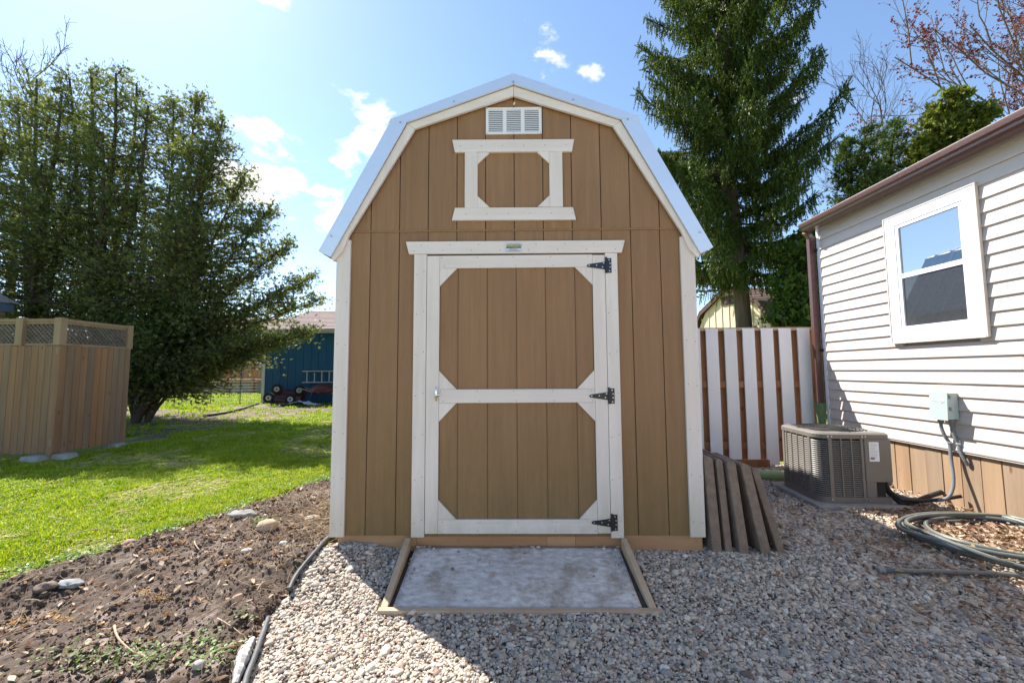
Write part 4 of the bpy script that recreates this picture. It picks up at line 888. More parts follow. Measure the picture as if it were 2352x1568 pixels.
# ------------------------------------------------------------------ white fence between shed and house
def build_fence():
    F = thing('board_fence', 'white board on brown wooden fence between the shed and the house', 'fence', (2.5, 2.4, 0))
    lefts = [2.175, 2.405, 2.635, 2.863, 3.094, 3.321, 3.549]
    lefts = [lefts[0] - 0.23 * k for k in range(5, 0, -1)] + lefts
    for x in lefts:
        t = random.uniform(-0.004, 0.004)
        b = MB().xz([(x, 0.03 + random.uniform(-0.02, 0.03)), (x + 0.151, 0.03), (x + 0.151 + t, 1.722), (x + t, 1.722)], 2.34, 2.359).build('fence_board', MT['fencewhite'], F, bevel=0.002)
        b['label'] = 'white painted fence board'
    for x in [l - 0.115 for l in lefts] + [3.66]:
        MB().box(x + 0.01, x + 0.165, 2.4005, 2.419, 0.06, 1.70).build('rear_board', MT['fencebrown'], F)
    for z in (0.22, 0.98): MB().box(1.0, 3.82, 2.3595, 2.40, z, z + 0.085).build('rail', MT['fencebrown'], F)
    MB().box(1.0, 3.82, 2.3595, 2.415, 1.70, 1.74).build('rail', MT['ramplumber'], F)
    for x in (1.1, 3.735): MB().box(x, x + 0.085, 2.4195, 2.505, 0, 1.72).build('post', MT['fencebrown'], F)
    MB().box(2.1, 3.1, 2.30, 2.339, -0.03, 0.10).build('base_board', MT['fencebrown'], F)
    MB().box(3.745, 3.78, 2.255, 2.30, 0.1, 1.66).build('edge_strip', MT['ramplumber'], F)
build_fence()

# ------------------------------------------------------------------ leaning slabs
def build_slabs():
    spec = [((1.285, 1.345), (1.252, 1.312), 0.625, -0.04, 0.50), ((1.372, 1.418), (1.335, 1.381), 0.61, -0.03, 0.45), ((1.458, 1.518), (1.398, 1.456), 0.60, -0.05, 0.45),
            ((1.60, 1.665), (1.492, 1.555), 0.575, -0.045, 0.42), ((1.725, 1.772), (1.575, 1.624), 0.545, -0.02, 0.48)]
    names = ['closest to the shed corner board', 'thin one second from the shed', 'middle one of the five', 'fourth from the shed', 'outermost one leaning the most']
    for (b, t, h, y0, dp), nm in zip(spec, names):
        q = MB(); z0 = -0.03
        nseg = 5; prof = []
        q.ext([(b[0], y0, z0), (b[1], y0, z0), (t[1], y0 + 0.012, h - 0.012), (t[1] - 0.012, y0 + 0.014, h), (t[0] + 0.012, y0 + 0.014, h + 0.004), (t[0], y0 + 0.012, h - 0.008)], (0.0, dp, 0))
        o = q.build('patio_slab', MT['paver'], bevel=0.006, loc=(b[0], y0, 0)); props(o, 'brown concrete patio slab leaning on the shed, ' + nm, 'slab', 'slabs leaning against the shed')
build_slabs()

# green pipe piece lying behind the slabs
def build_pipe():
    P = thing('drain_pipe', 'short pale green drain pipe lying on the gravel beside the air conditioner', 'pipe', (2.75, 1.75, 0))
    a, b = np.array([2.62, 1.80, 0.055]), np.array([2.92, 1.66, 0.06]); d = (b - a) / np.linalg.norm(b - a)
    q = MB(); q.tube([a, b], 0.055, 16, False); q.tube([b, a], 0.049, 16, False); q.build('tube', MT['palepvc'], P, smooth_=True)
    q = MB(); q.tube([a - d * 0.01, a + d * 0.05], 0.061, 16, False); q.build('collar', MT['palepvc'], P, smooth_=True)
build_pipe()

# ------------------------------------------------------------------ garden hose
def build_hose():
    Hn = thing('garden_hose', 'grey green garden hose in loose coils over dry leaves by the skirting', 'hose', (3.3, 0.0, 0))
    cx_, cy_ = 3.42, 0.06
    pts = []
    def g(x, y): return float(gh(x, y)) + 0.016
    end = on_g(2030, 1324)
    pts += [(end[0] + t * (3.0 - end[0]), end[1] - 0.06 * t * t - 0.01 * math.sin(3 * t), 0.012 + 0.01 * t) for t in np.linspace(0, 1, 14)]
    turns = [(0.72, 0.46, 3.42, 0.03), (0.58, 0.40, 3.36, 0.08), (0.50, 0.33, 3.50, 0.10), (0.78, 0.46, 3.44, 0.02), (0.47, 0.37, 3.40, 0.09), (0.62, 0.46, 3.34, 0.04), (0.80, 0.38, 3.46, 0.02)]
    th0 = -2.2
    raw = []
    for k, (a, b, x0, y0) in enumerate(turns):
        a2, b2, x2, y2 = turns[(k + 1) % len(turns)]
        for t in np.linspace(0, 1, 40, endpoint=False):
            A, B, X0, Y0 = (u + (v - u) * t for u, v in ((a, a2), (b, b2), (x0, x2), (y0, y2))); th = th0 + 2 * math.pi * t
            x = X0 + A * (1 + 0.07 * math.sin(2.3 * th + 1.7 * k)) * math.cos(th); y = Y0 + B * (1 + 0.12 * math.sin(1.7 * th + 2.3 * k)) * math.sin(th) - 0.05 * math.cos(th); raw.append((min(x, HX - 0.07 - 0.012 * (k % 3)), y, 0.012 + 0.011 * k + 0.006 * math.sin(5 * t * 6.28 + k)))
    # blend from the free end into the coil
    p, q = np.array(pts[-1]), np.array(raw[0])
    pts += [tuple(p + (q - p) * t + np.array([0, -0.06 * math.sin(math.pi * t), 0])) for t in (0.25, 0.5, 0.75)] + raw
    P = np.array(pts); P[:, 2] += gh(P[:, 0], P[:, 1]) + 0.026
    S = P.copy()
    for _ in range(3): S[1:-1] = (S[:-2] + 2 * S[1:-1] + S[2:]) / 4
    q = MB(); q.tube(S, 0.0142, 10); q.build('tube', MT['hose'], Hn, smooth_=True)
    off = np.array([-0.004, -0.002, 0.0115]); q = MB(); q.tube(S + off, 0.0030, 5); q.build('stripe', MT['hosestripe'], Hn, smooth_=True)
    q = MB(); d = S[0] - S[2]; d /= np.linalg.norm(d); q.tube([S[0] - d * 0.005, S[0] + d * 0.03], 0.0165, 10); q.build('coupling', MT['conduit'], Hn)
build_hose()

# ------------------------------------------------------------------ bed edging, stones, scrap wood, litter
def build_edging():
    def piece(pix, label, hgt):
        pts = []
        for X, Y in pix:
            p = on_g(X, Y); pts.append(np.array([p[0], p[1], p[2] + hgt]))
        P = []
        for i in range(len(pts) - 1):
            p0, p1, p2, p3 = pts[max(i - 1, 0)], pts[i], pts[i + 1], pts[min(i + 2, len(pts) - 1)]
            for t in np.linspace(0, 1, 8, endpoint=False): P.append(0.5 * (2 * p1 + (p2 - p0) * t + (2 * p0 - 5 * p1 + 4 * p2 - p3) * t * t + (3 * p1 - p0 - 3 * p2 + p3) * t ** 3))
        P.append(pts[-1]); T = thing('garden_edging', label, 'edging', tuple(P[len(P) // 2] - [0, 0, hgt]), 'strips of garden edging')
        q = MB(); q.tube(P, 0.0125, 10); q.build('bead', MT['edging'], T, smooth_=True)
        P = np.array(P); lo = P - [0, 0, 0.13]; n = len(P); d = np.gradient(P, axis=0); nr = np.stack([-d[:, 1], d[:, 0], 0 * d[:, 0]], -1); nr /= np.linalg.norm(nr, axis=1)[:, None]
        V = np.concatenate([P + nr * 0.002, lo + nr * 0.002, P - nr * 0.002, lo - nr * 0.002]); i = np.arange(n - 1)
        Fq = np.concatenate([np.stack([i, i + 1, n + i + 1, n + i], -1), np.stack([2 * n + i + 1, 2 * n + i, 3 * n + i, 3 * n + i + 1], -1)])
        raw_mesh('strip', V, Fq, MT['blackhose'], T)
    piece(((772, 1236), (750, 1252), (722, 1285), (695, 1318), (676, 1345), (664, 1372)), 'black plastic garden edging running from the shed corner along the soil', 0.045)
    piece(((616, 1432), (600, 1478), (582, 1530), (566, 1572), (550, 1640)), 'grey plastic edging at the bottom of the picture between soil and gravel', 0.03)
build_edging()
STONES = [(613, 1228, 0.062, (1.25, 0.9, 0.85), (0.42, 0.30, 0.20), (0.55, 0.42, 0.29), 0.10, 'large rounded tan stone on the soil near the shed corner'),
          (560, 1198, 0.075, (1.3, 0.8, 0.5), (0.2, 0.195, 0.18), (0.33, 0.32, 0.28), 0.5, 'grey angular rock at the back edge of the soil bed'),
          (718, 1204, 0.05, (1.2, 0.8, 0.5), (0.45, 0.36, 0.28), (0.6, 0.52, 0.43), 0.2, 'pale stone in dead stems close to the shed wall'),
          (566, 1281, 0.026, (1.3, 0.9, 0.6), (0.5, 0.42, 0.32), (0.6, 0.52, 0.42), 0.08, 'small smooth beige pebble on bare soil'),
          (298, 1246, 0.052, (1.2, 0.8, 0.75), (0.30, 0.19, 0.16), (0.42, 0.29, 0.25), 0.25, 'pinkish rock at the edge of the lawn'),
          (352, 1218, 0.07, (1.4, 0.6, 0.35), (0.42, 0.40, 0.36), (0.55, 0.53, 0.48), 0.2, 'flat pale stone half buried behind the pinkish rock'),
          (80, 1306, 0.06, (1.5, 0.7, 0.4), (0.3, 0.28, 0.25), (0.42, 0.4, 0.36), 0.35, 'flat pale grey stone at the far left of the lawn edge'),
          (160, 1356, 0.05, (1.4, 0.8, 0.42), (0.2, 0.2, 0.2), (0.3, 0.3, 0.3), 0.4, 'flat blue grey stone sunk in the soil at left'),
          (105, 1366, 0.045, (1.2, 0.9, 0.6), (0.14, 0.10, 0.075), (0.22, 0.16, 0.12), 0.3, 'dark brown rock beside the blue grey stone'),
          (650, 1262, 0.022, (1.2, 0.9, 0.7), (0.5, 0.45, 0.38), (0.6, 0.55, 0.48), 0.1, 'tiny pale pebble below the large tan stone'),
          (455, 1560, 0.026, (1.0, 0.8, 0.7), (0.35, 0.32, 0.29), (0.48, 0.45, 0.4), 0.1, 'small grey pebble among weeds at the bottom edge')]
def build_stones():
    V0, F0 = ico(3)
    for k, (X, Y, s, sc, a, b, amp, lab) in enumerate(STONES):
        p = on_g(X, Y); z = float(SOILZ(p[0], p[1])); V = lumpy(V0, amp, 1.0 + (amp > 0.2) * 0.5, k + 30) * np.array(sc) * s; t = random.uniform(-0.5, 0.5)
        V = np.stack([V[:, 0] * math.cos(t) - V[:, 1] * math.sin(t), V[:, 0] * math.sin(t) + V[:, 1] * math.cos(t), V[:, 2]], -1) + [p[0], p[1], z + s * sc[2] * (0.55 if amp < 0.15 else 0.32)]
        o = raw_mesh('stone', V, F0, stone_mat('stone %s' % lab[:18], a, b), smooth_=True, loc=(p[0], p[1], z)); props(o, lab, 'stone', 'stones in the garden bed')
build_stones()
def build_wood():
    pix = [(585, 1480), (570, 1505), (560, 1535), (545, 1575)]; P = []
    for X, Y in pix: p = on_g(X, Y); P.append(np.array([p[0] - 0.01, p[1], float(SOILZ(p[0], p[1])) + 0.03]))
    q = MB(); D = []
    for i in range(3):
        for t in np.linspace(0, 1, 7, endpoint=False): D.append(P[i] + (P[i + 1] - P[i]) * t)
    D.append(P[3]); q.tube(D, [0.010 + 0.018 * math.sin(math.pi * (i + 1) / (len(D) + 1)) * (1 + 0.25 * math.sin(i * 1.9)) for i in range(len(D))], 8)
    o = q.build('wood_scrap', MT['driftwood'], smooth_=False, loc=tuple(P[1] - [0, 0, 0.03])); props(o, 'splintered silver grey piece of wood lying along the edging at bottom', 'wood')
build_wood()

def stick_path(p, q, bend, n=7, up=0.0):
    p, q = np.array(p), np.array(q); s = np.cross(q - p, (0, 0, 1)); s = s / (np.linalg.norm(s) + 1e-9)
    return [p + (q - p) * t + s * bend * math.sin(math.pi * t) + np.array([0, 0, up * math.sin(math.pi * t)]) for t in np.linspace(0, 1, n)]
STICKS = [((330, 1853), (395, 1935), 0.006, 0.02, 'thick bent straw coloured stalk lying on the soil at the bottom'),
          ((480, 1915), (395, 1976), 0.004, -0.01, 'long pale stalk pointing up among the bottom weeds'),
          ((335, 1735), (450, 1675), 0.003, 0.01, 'thin straight stalk across the middle of the soil'),
          ((565, 1588), (580, 1618), 0.005, 0.01, 'short pale stalk standing in bare soil'),
          ((630, 1830), (728, 1880), 0.0035, 0.0, 'thin stick beside the end of the grey edging'),
          ((745, 1745), (768, 1715), 0.005, 0.0, 'short thick straw piece near the gravel border'),
          ((70, 1768), (130, 1766), 0.003, 0.0, 'thin pale twig on dark soil at far left'),
          ((195, 1565), (330, 1545), 0.0035, 0.02, 'dry stem lying on the sunny lawn'),
          ((140, 1512), (190, 1522), 0.0035, 0.02, 'short pale stem on the lawn at left')]
def build_sticks():
    for (a, b, r, bend, lab) in STICKS:
        k = 2352 / 2976; P = []
        for X, Y in (a, b):
            p = on_g(X * k, Y * k); inside = poly_sdf(np.array([p[0]]), np.array([p[1]]), BED)[0] < 0
            P.append((p[0], p[1], (float(SOILZ(p[0], p[1])) + 0.02) if inside else p[2] + 0.035))
        pts = stick_path(P[0], P[1], bend, 9, 0.01); q = MB(); q.tube(pts, [r * (1 - 0.4 * i / 8) for i in range(9)], 6)
        o = q.build('dry_stalk', MT['straw'], smooth_=True, loc=P[0]); props(o, lab, 'stick', 'dry stalks on the ground')
build_sticks()
def thin_tubes(P0, P1, bend, rad):
    """many thin three sided bent rods in one mesh"""
    n = len(P0); segs = 4; d = P1 - P0; s = np.cross(d, (0, 0, 1)); s /= np.linalg.norm(s, axis=1)[:, None] + 1e-9; u = np.cross(s, d); u /= np.linalg.norm(u, axis=1)[:, None] + 1e-9
    V = []
    for k in range(segs + 1):
        t = k / segs; c = P0 + d * t + s * (bend * math.sin(math.pi * t))[:, None]
        for j in range(3):
            a = 2 * math.pi * j / 3; V.append(c + (s * math.cos(a) + u * math.sin(a)) * (rad * (1 - 0.5 * t))[:, None])
    V = np.stack(V, 1); base = (np.arange(n) * (segs + 1) * 3)[:, None]; F = []
    for k in range(segs):
        for j in range(3): F.append(base + np.array([[k * 3 + j, k * 3 + (j + 1) % 3, k * 3 + 3 + (j + 1) % 3, k * 3 + 3 + j]]))
    return V.reshape(-1, 3), np.stack(F, 1).reshape(-1, 4)
def build_litter():
    # straw and stem bits over the soil
    n = 2400; x = rng.uniform(-3.3, -1.1, n); y = rng.uniform(-1.3, 1.7, n)
    w = np.where(y > 0.1, 1.0, 0.55); ok = (poly_sdf(x, y, BED) < -0.02) & (rng.random(n) < w); x, y = x[ok], y[ok]; k = len(x)
    a = rng.uniform(0, 6.28, k); l = rng.lognormal(math.log(0.055), 0.6, k); P0 = np.stack([x, y, SOILZ(x, y) + 0.008], -1); x1, y1 = x + l * np.cos(a), y + l * np.sin(a)
    P1 = np.stack([x1, y1, SOILZ(x1, y1) + 0.012 + rng.uniform(0, 0.03, k)], -1); V, F = thin_tubes(P0, P1, rng.normal(0, 0.012, k), rng.uniform(0.0008, 0.0024, k))
    # tangle of dead stems by the shed corner
    m_ = 340; x = rng.normal(-1.55, 0.2, m_); y = rng.normal(0.65, 0.35, m_); a = rng.uniform(0, 6.28, m_); l = rng.uniform(0.1, 0.35, m_); z = SOILZ(x, y) + rng.uniform(0.01, 0.05, m_)
    x = np.minimum(x, -1.3); x1 = np.minimum(x + l * np.cos(a), -1.29); y1 = y + l * np.sin(a)
    V2, F2 = thin_tubes(np.stack([x, y, z], -1), np.stack([x1, y1, SOILZ(x1, y1) + rng.uniform(0.0, 0.12, m_)], -1), rng.normal(0, 0.05, m_), rng.uniform(0.001, 0.0026, m_))
    o = raw_mesh('stem_litter', np.concatenate([V, V2]), np.concatenate([F, F2 + len(V)]), MT['straw']); props(o, 'scattered straw and dead stems littering the garden bed', 'litter', kind='stuff')
    # straws on the gravel
    n = 60; x = np.concatenate([rng.uniform(-1.1, 0.2, 28), rng.uniform(1.4, 3.6, 32)]); y = np.concatenate([rng.uniform(-1.2, -0.1, 28), rng.uniform(-1.1, 0.5, 32)]); a = rng.uniform(0, 6.28, n); l = rng.uniform(0.05, 0.22, n)
    ok = ~((np.abs(x) < 0.95) & (y > -0.7)); x, y, a, l = x[ok], y[ok], a[ok], l[ok]; n = len(x); x1, y1 = x + l * np.cos(a), y + l * np.sin(a); V, F = thin_tubes(np.stack([x, y, gh(x, y) + 0.025], -1), np.stack([x1, y1, gh(x1, y1) + 0.028], -1), rng.normal(0, 0.015, n), rng.uniform(0.001, 0.003, n))
    o = raw_mesh('straw_litter', V, F, MT['straw']); props(o, 'thin dry straws lying on top of the gravel', 'litter', kind='stuff')
    # flattened dry thatch in the worn patches of the lawn
    n = 26000; r = 2.9 * np.exp(rng.random(n) * math.log(13 / 2.9)); a = np.radians(rng.uniform(-62, -9, n)) + YAW; x = CAM[0] + r * np.sin(a); y = CAM[1] + r * np.cos(a); ok = (fnoise(x, y, 0.9, 4, 2.0) + rng.normal(0, 0.04, n) > 0.33) & (poly_sdf(x, y, BED) > 0.05) & (x < -1.35); x, y, r = x[ok], y[ok], r[ok]; k = len(x)
    a = rng.normal(0.4, 0.9, k); l = rng.uniform(0.03, 0.09, k) * np.clip(r / 4, 1, 2); z = gh(x, y) + 0.02 + 0.025 * fnoise(x, y, 0.9, 3); V, F = thin_tubes(np.stack([x, y, z], -1), np.stack([x + l * np.cos(a), y + l * np.sin(a), z + rng.uniform(-0.004, 0.012, k)], -1), rng.normal(0, 0.008, k), rng.uniform(0.0012, 0.0022, k) * np.clip(r / 3.5, 1, 2.5))
    o = raw_mesh('dry_thatch', V, F, MT['thatch']); props(o, 'pale flattened straw in the worn patches of the lawn', 'straw', kind='stuff')
    # clods
    V0, F0 = ico(2); src = [src_mesh('clod', lumpy(V0, 0.5, 1.6, q + 60) * np.array([1, 0.8, 0.6]), F0, MT['clod'], False) for q in range(5)]
    n = 26000; x = rng.uniform(-3.5, -1.05, n); y = rng.uniform(-1.4, 1.75, n); ok = (poly_sdf(x, y, BED) < -0.015) & (fnoise(x, y, 2.0, 3, 14.0) + rng.normal(0, 0.2, n) > -0.12); x, y = x[ok], y[ok]; k = len(x)
    s = rng.lognormal(math.log(0.0045), 0.55, k)[:, None].repeat(3, 1); scatter('soil_clods', np.stack([x, y, SOILZ(x, y) + s[:, 0] * 0.2], -1), rng.uniform(0, 6.28, (k, 3)), s, rng.integers(0, 5, k), src, 'crumbly dark clods of earth on the garden bed', 'soil')
    # dead leaves: curled four sided blades
    def leaves(x, y, z, size, name, lab):
        k = len(x); a = rng.uniform(0, 6.28, k); tilt = rng.normal(0, 0.45, k); roll = rng.normal(0, 0.5, k); u = np.stack([np.cos(a) * np.cos(tilt), np.sin(a) * np.cos(tilt), np.sin(tilt)], -1); w = np.stack([-np.sin(a), np.cos(a), np.tan(roll) * 0.6], -1); w /= np.linalg.norm(w, axis=1)[:, None]
        nn = np.cross(u, w); c = np.stack([x, y, z], -1); S = size[:, None]; curl = rng.uniform(0.05, 0.5, k)[:, None]; wd = rng.uniform(0.25, 0.55, k)[:, None]
        V = np.stack([c - u * S, c - u * S * 0.2 + w * S * wd + nn * S * curl, c + u * S * 0.45 + w * S * wd * 0.7 + nn * S * curl * 1.1, c + u * S + nn * S * curl * 0.8, c + u * S * 0.4 - w * S * wd * 0.8 + nn * S * curl * 0.9, c - u * S * 0.25 - w * S * wd + nn * S * curl, c + u * S * 0.1], 1)
        b = (np.arange(k) * 7)[:, None]; F = np.stack([b + np.array([[i, j, 6]]) for i, j in ((0, 1), (1, 2), (2, 3), (3, 4), (4, 5), (5, 0))], 1).reshape(-1, 3)
        o = raw_mesh(name, V.reshape(-1, 3), F, MT['deadleaf']); props(o, lab, 'leaves', kind='stuff')
    n = 2600; th = rng.uniform(0, 6.28, n); r = np.sqrt(rng.random(n)); x = 3.42 + 0.55 * r * np.cos(th); y = 0.06 + 0.40 * r * np.sin(th); ok = x < HX; x, y = x[ok], y[ok]
    leaves(x, y, gh(x, y) + 0.022 + rng.uniform(0, 0.04, len(x)), rng.uniform(0.012, 0.034, len(x)), 'dry_leaves', 'tan dry leaves heaped inside the hose coils')
    n = 2600; nb = 6000; x = np.concatenate([rng.uniform(2.3, 3.74, n), 3.74 - 2.3 * rng.beta(0.9, 1.6, nb), rng.normal(3.3, 0.2, 700)]); y = np.concatenate([rng.uniform(-1.3, 0.3, n) , rng.uniform(-1.3, 2.0, nb), rng.normal(0.68, 0.09, 700)])
    pr = np.concatenate([np.full(n, 0.8), np.full(nb, 0.75), np.full(700, 0.9)]); ok = (rng.random(len(x)) < pr) & (x < HX) & ~((x < 3.3) & (x > 2.55) & (y > 0.74)); x, y = x[ok], y[ok]
    leaves(x, y, gh(x, y) + 0.026 + rng.uniform(0, 0.025, len(x)), rng.lognormal(math.log(0.013), 0.45, len(x)), 'fallen_leaves', 'brown fallen leaves strewn over the gravel by the house')
    n = 1650; x = np.concatenate([rng.uniform(-3.0, -1.22, 1400), rng.uniform(1.3, 3.6, 250)]); y = np.concatenate([rng.uniform(-1.3, 1.4, 1400), rng.uniform(1.3, 2.3, 250)]); zz = np.where(x < 0, SOILZ(x, y), gh(x, y) + 0.022)
    leaves(x, y, zz + 0.01, rng.uniform(0.01, 0.028, n), 'leaf_scraps', 'scraps of dead leaf on the soil and along the fence foot')
    # weeds along the lawn edge and in the bottom left corner
    def weeds(x, y, size, name, lab, mt, hgt):
        k = len(x); V = []; z = np.where(poly_sdf(x, y, BED) < 0, SOILZ(x, y), gh(x, y)) + rng.uniform(0.004, hgt, k)
        a = rng.uniform(0, 6.28, k); ti = rng.normal(0.3, 0.35, k); u = np.stack([np.cos(a) * np.cos(ti), np.sin(a) * np.cos(ti), np.sin(ti)], -1); w = np.stack([-np.sin(a), np.cos(a), 0 * a], -1); c = np.stack([x, y, z], -1); S = size[:, None]
        V = np.stack([c, c + u * S * 0.5 + w * S * 0.32, c + u * S, c + u * S * 0.5 - w * S * 0.32], 1).reshape(-1, 3); b = (np.arange(k) * 4)[:, None]
        o = raw_mesh(name, V, b + np.array([[0, 1, 2, 3]]), mt); props(o, lab, 'weeds', kind='stuff')
    ed = np.array(BED[:7]); t = rng.uniform(0, 5.999, 2600); i = t.astype(int); p = ed[i] + (ed[i + 1] - ed[i]) * (t - i)[:, None] + rng.normal(0, 0.06, (2600, 2)); cl = fnoise(p[:, 0], p[:, 1], 4, 3, 6.0) > -0.05
    weeds(p[cl, 0], p[cl, 1], rng.uniform(0.012, 0.03, cl.sum()), 'edge_weeds', 'small leafy weeds along the border of lawn and soil', MT['weed'], 0.03)
    cs = [on_g(X, Y)[:2] for X, Y in ((460, 1500), (350, 1545), (200, 1550), (270, 1535), (100, 1560), (520, 1530), (560, 1440), (480, 1545), (600, 1215), (320, 1510))]; x = []; y = []
    for c, m_, sp in zip(cs, (90, 120, 80, 50, 30, 40, 20, 50, 110, 20), (0.06, 0.06, 0.07, 0.06, 0.06, 0.05, 0.03, 0.05, 0.05, 0.03)): x.append(rng.normal(c[0], sp, m_)); y.append(rng.normal(c[1], sp * 0.8, m_))
    x, y = np.concatenate(x), np.concatenate(y); weeds(x, y, rng.uniform(0.008, 0.024, len(x)), 'bed_weeds', 'clumps of low green weeds sprouting in the soil bed', MT['weed'], 0.05)
    cs = [on_g(X * 0.7903, Y * 0.7903)[:2] for X, Y in ((455, 1620), (660, 1655), (420, 1752), (460, 1765), (140, 1800), (50, 1815), (175, 1815), (520, 1590))]; x = []; y = []
    for c in cs: x.append(rng.normal(c[0], 0.022, 110)); y.append(rng.normal(c[1], 0.016, 110))
    x, y = np.concatenate(x), np.concatenate(y); weeds(x, y, rng.uniform(0.004, 0.013, len(x)), 'dried_moss', 'rusty tufts of dried moss dotted over the soil bed', MT['rustmoss'], 0.02)
build_litter()

# ================================================================== PRIVACY SCREEN AND GAZEBO AT LEFT
def build_screen():
    C = np.array([-6.45, 2.80]); R_ = np.array([-6.47, 3.86])
    S = thing('privacy_screen', 'cedar plank privacy screen with lattice top standing on concrete blocks', 'screen', (C[0], C[1], 0))
    zb, zt, z2 = 0.10, 1.60, 1.985
    def side(p, q, first):
        L_ = np.linalg.norm(q - p); d = (q - p) / L_; nrm = np.array([d[1], -d[0]])     # outward, to the right of the walking direction
        n = int(round(L_ / 0.1)); w = L_ / n
        def slab(s0, s1, z0, z1, o0, o1, name, mat, lean=0.0):
            a = p + d * s0 + nrm * o0; b = p + d * s1 + nrm * o0; c = p + d * s1 + nrm * o1; e = p + d * s0 + nrm * o1
            return MB().xy([a, b, c, e], z0, z1).build(name, mat, S)
        for k in range(n): slab(k * w + 0.0025, (k + 1) * w - 0.0025, zb + random.uniform(-0.012, 0.012), zt + random.uniform(-0.004, 0.004), 0.0, 0.018, 'plank', MT['cedarplank'])
        slab(0.0, L_, 0.2, 0.29, -0.04, -0.001, 'rail', MT['cedarpost']); slab(0.0, L_, zt - 0.12, zt - 0.03, -0.04, -0.001, 'rail', MT['cedarpost'])
        slab(0.0 if first else 0.05, L_ - 0.05, z2 - 0.04, z2, -0.045, 0.012, 'cap_rail', MT['cedarpost']); slab(0.05, L_ - 0.05, z2 - 0.075, z2 - 0.0405, -0.03, 0.0, 'frame_strip', MT['cedarpost'])
        slab(0.05, L_ - 0.05, zt + 0.005, zt + 0.035, -0.03, 0.0, 'frame_strip', MT['cedarpost'])
        # lattice: two layers of diagonal strips, clipped to the opening
        z0, z1 = zt + 0.036, z2 - 0.076; hgt = z1 - z0; s0, s1 = 0.09, L_ - 0.075
        def strip(sa, sb, o):
            # strip whose centre line runs from (sa,z0) to (sb,z1), clipped in s
            hw = 0.016
            pts = [(sa - hw, z0), (sa + hw, z0), (sb + hw, z1), (sb - hw, z1)]
            def clip(poly, lim, keep):
                out = []
                for i in range(len(poly)):
                    a, b = poly[i], poly[(i + 1) % len(poly)]; ia, ib = keep(a[0] - lim), keep(b[0] - lim)
                    if ia: out.append(a)
                    if ia != ib: t = (lim - a[0]) / (b[0] - a[0]); out.append((lim, a[1] + (b[1] - a[1]) * t))
                return out
            pts = clip(pts, s0, lambda v: v >= 0)
            if len(pts) > 2: pts = clip(pts, s1, lambda v: v <= 0)
            if len(pts) < 3 or max(q_[0] for q_ in pts) - min(q_[0] for q_ in pts) < 0.01: return
            P = [(*(p + d * s_ + nrm * o), z_) for s_, z_ in pts]
            MB().ext(P, (*(nrm * 0.006), 0)).build('lattice_strip', MT['lattice'], S)
        k = s0 - hgt
        while k < s1 + hgt: strip(k + hgt, k, -0.012); strip(k, k + hgt, -0.02); k += 0.062
        return slab
    sl1 = side(C, R_, True)
    # corner and end posts stand above the planks
    for x, y in ((C[0] - 0.045, C[1] + 0.045), (R_[0] - 0.03, R_[1] - 0.02)): MB().box(x - 0.045, x + 0.05, y - 0.045, y + 0.045, zt + 0.006, z2 + 0.012).build('post', MT['cedarpost'], S)
    MB().box(C[0] - 0.11, C[0] - 0.03, C[1] + 0.02, C[1] + 0.1, 0.02, zt).build('post', MT['cedarpost'], S); MB().box(R_[0] - 0.12, R_[0] - 0.045, R_[1] - 0.1, R_[1] - 0.02, 0.02, zt).build('post', MT['cedarpost'], S)
    side(np.array([C[0] - 3.0, C[1] + 0.03]), C + np.array([-0.001, 0.03]), False)
    for x in (-7.02,): MB().box(x - 0.06, x + 0.04, C[1] - 0.012, C[1] + 0.05, zt + 0.006, z2 + 0.012).build('post', MT['cedarpost'], S)
    labs = [('at its near corner', (-6.62, 2.76, 0)), ('beside the first block', (-6.40, 2.92, 0)), ('at its far right end', (-6.50, 3.72, 0)), ('at the left edge of the picture', (-7.35, 2.78, 0))]
    for lab, (x, y, z) in labs:
        q = MB(); h = 0.105; q.add([(x - 0.15, y - 0.1, -0.02), (x + 0.15, y - 0.1, -0.02), (x + 0.15, y + 0.1, -0.02), (x - 0.15, y + 0.1, -0.02), (x - 0.11, y - 0.075, h * 0.8), (x + 0.11, y - 0.075, h * 0.8), (x + 0.11, y + 0.075, h * 0.8), (x - 0.11, y + 0.075, h * 0.8)], [(0, 3, 2, 1), (4, 5, 6, 7), (0, 1, 5, 4), (1, 2, 6, 5), (2, 3, 7, 6), (3, 0, 4, 7)])
        o = q.build('concrete_block', MT['concrete'], bevel=0.01, loc=(x, y, 0)); props(o, 'grey concrete deck block under the privacy screen ' + lab, 'block', 'blocks under the privacy screen')
build_screen()
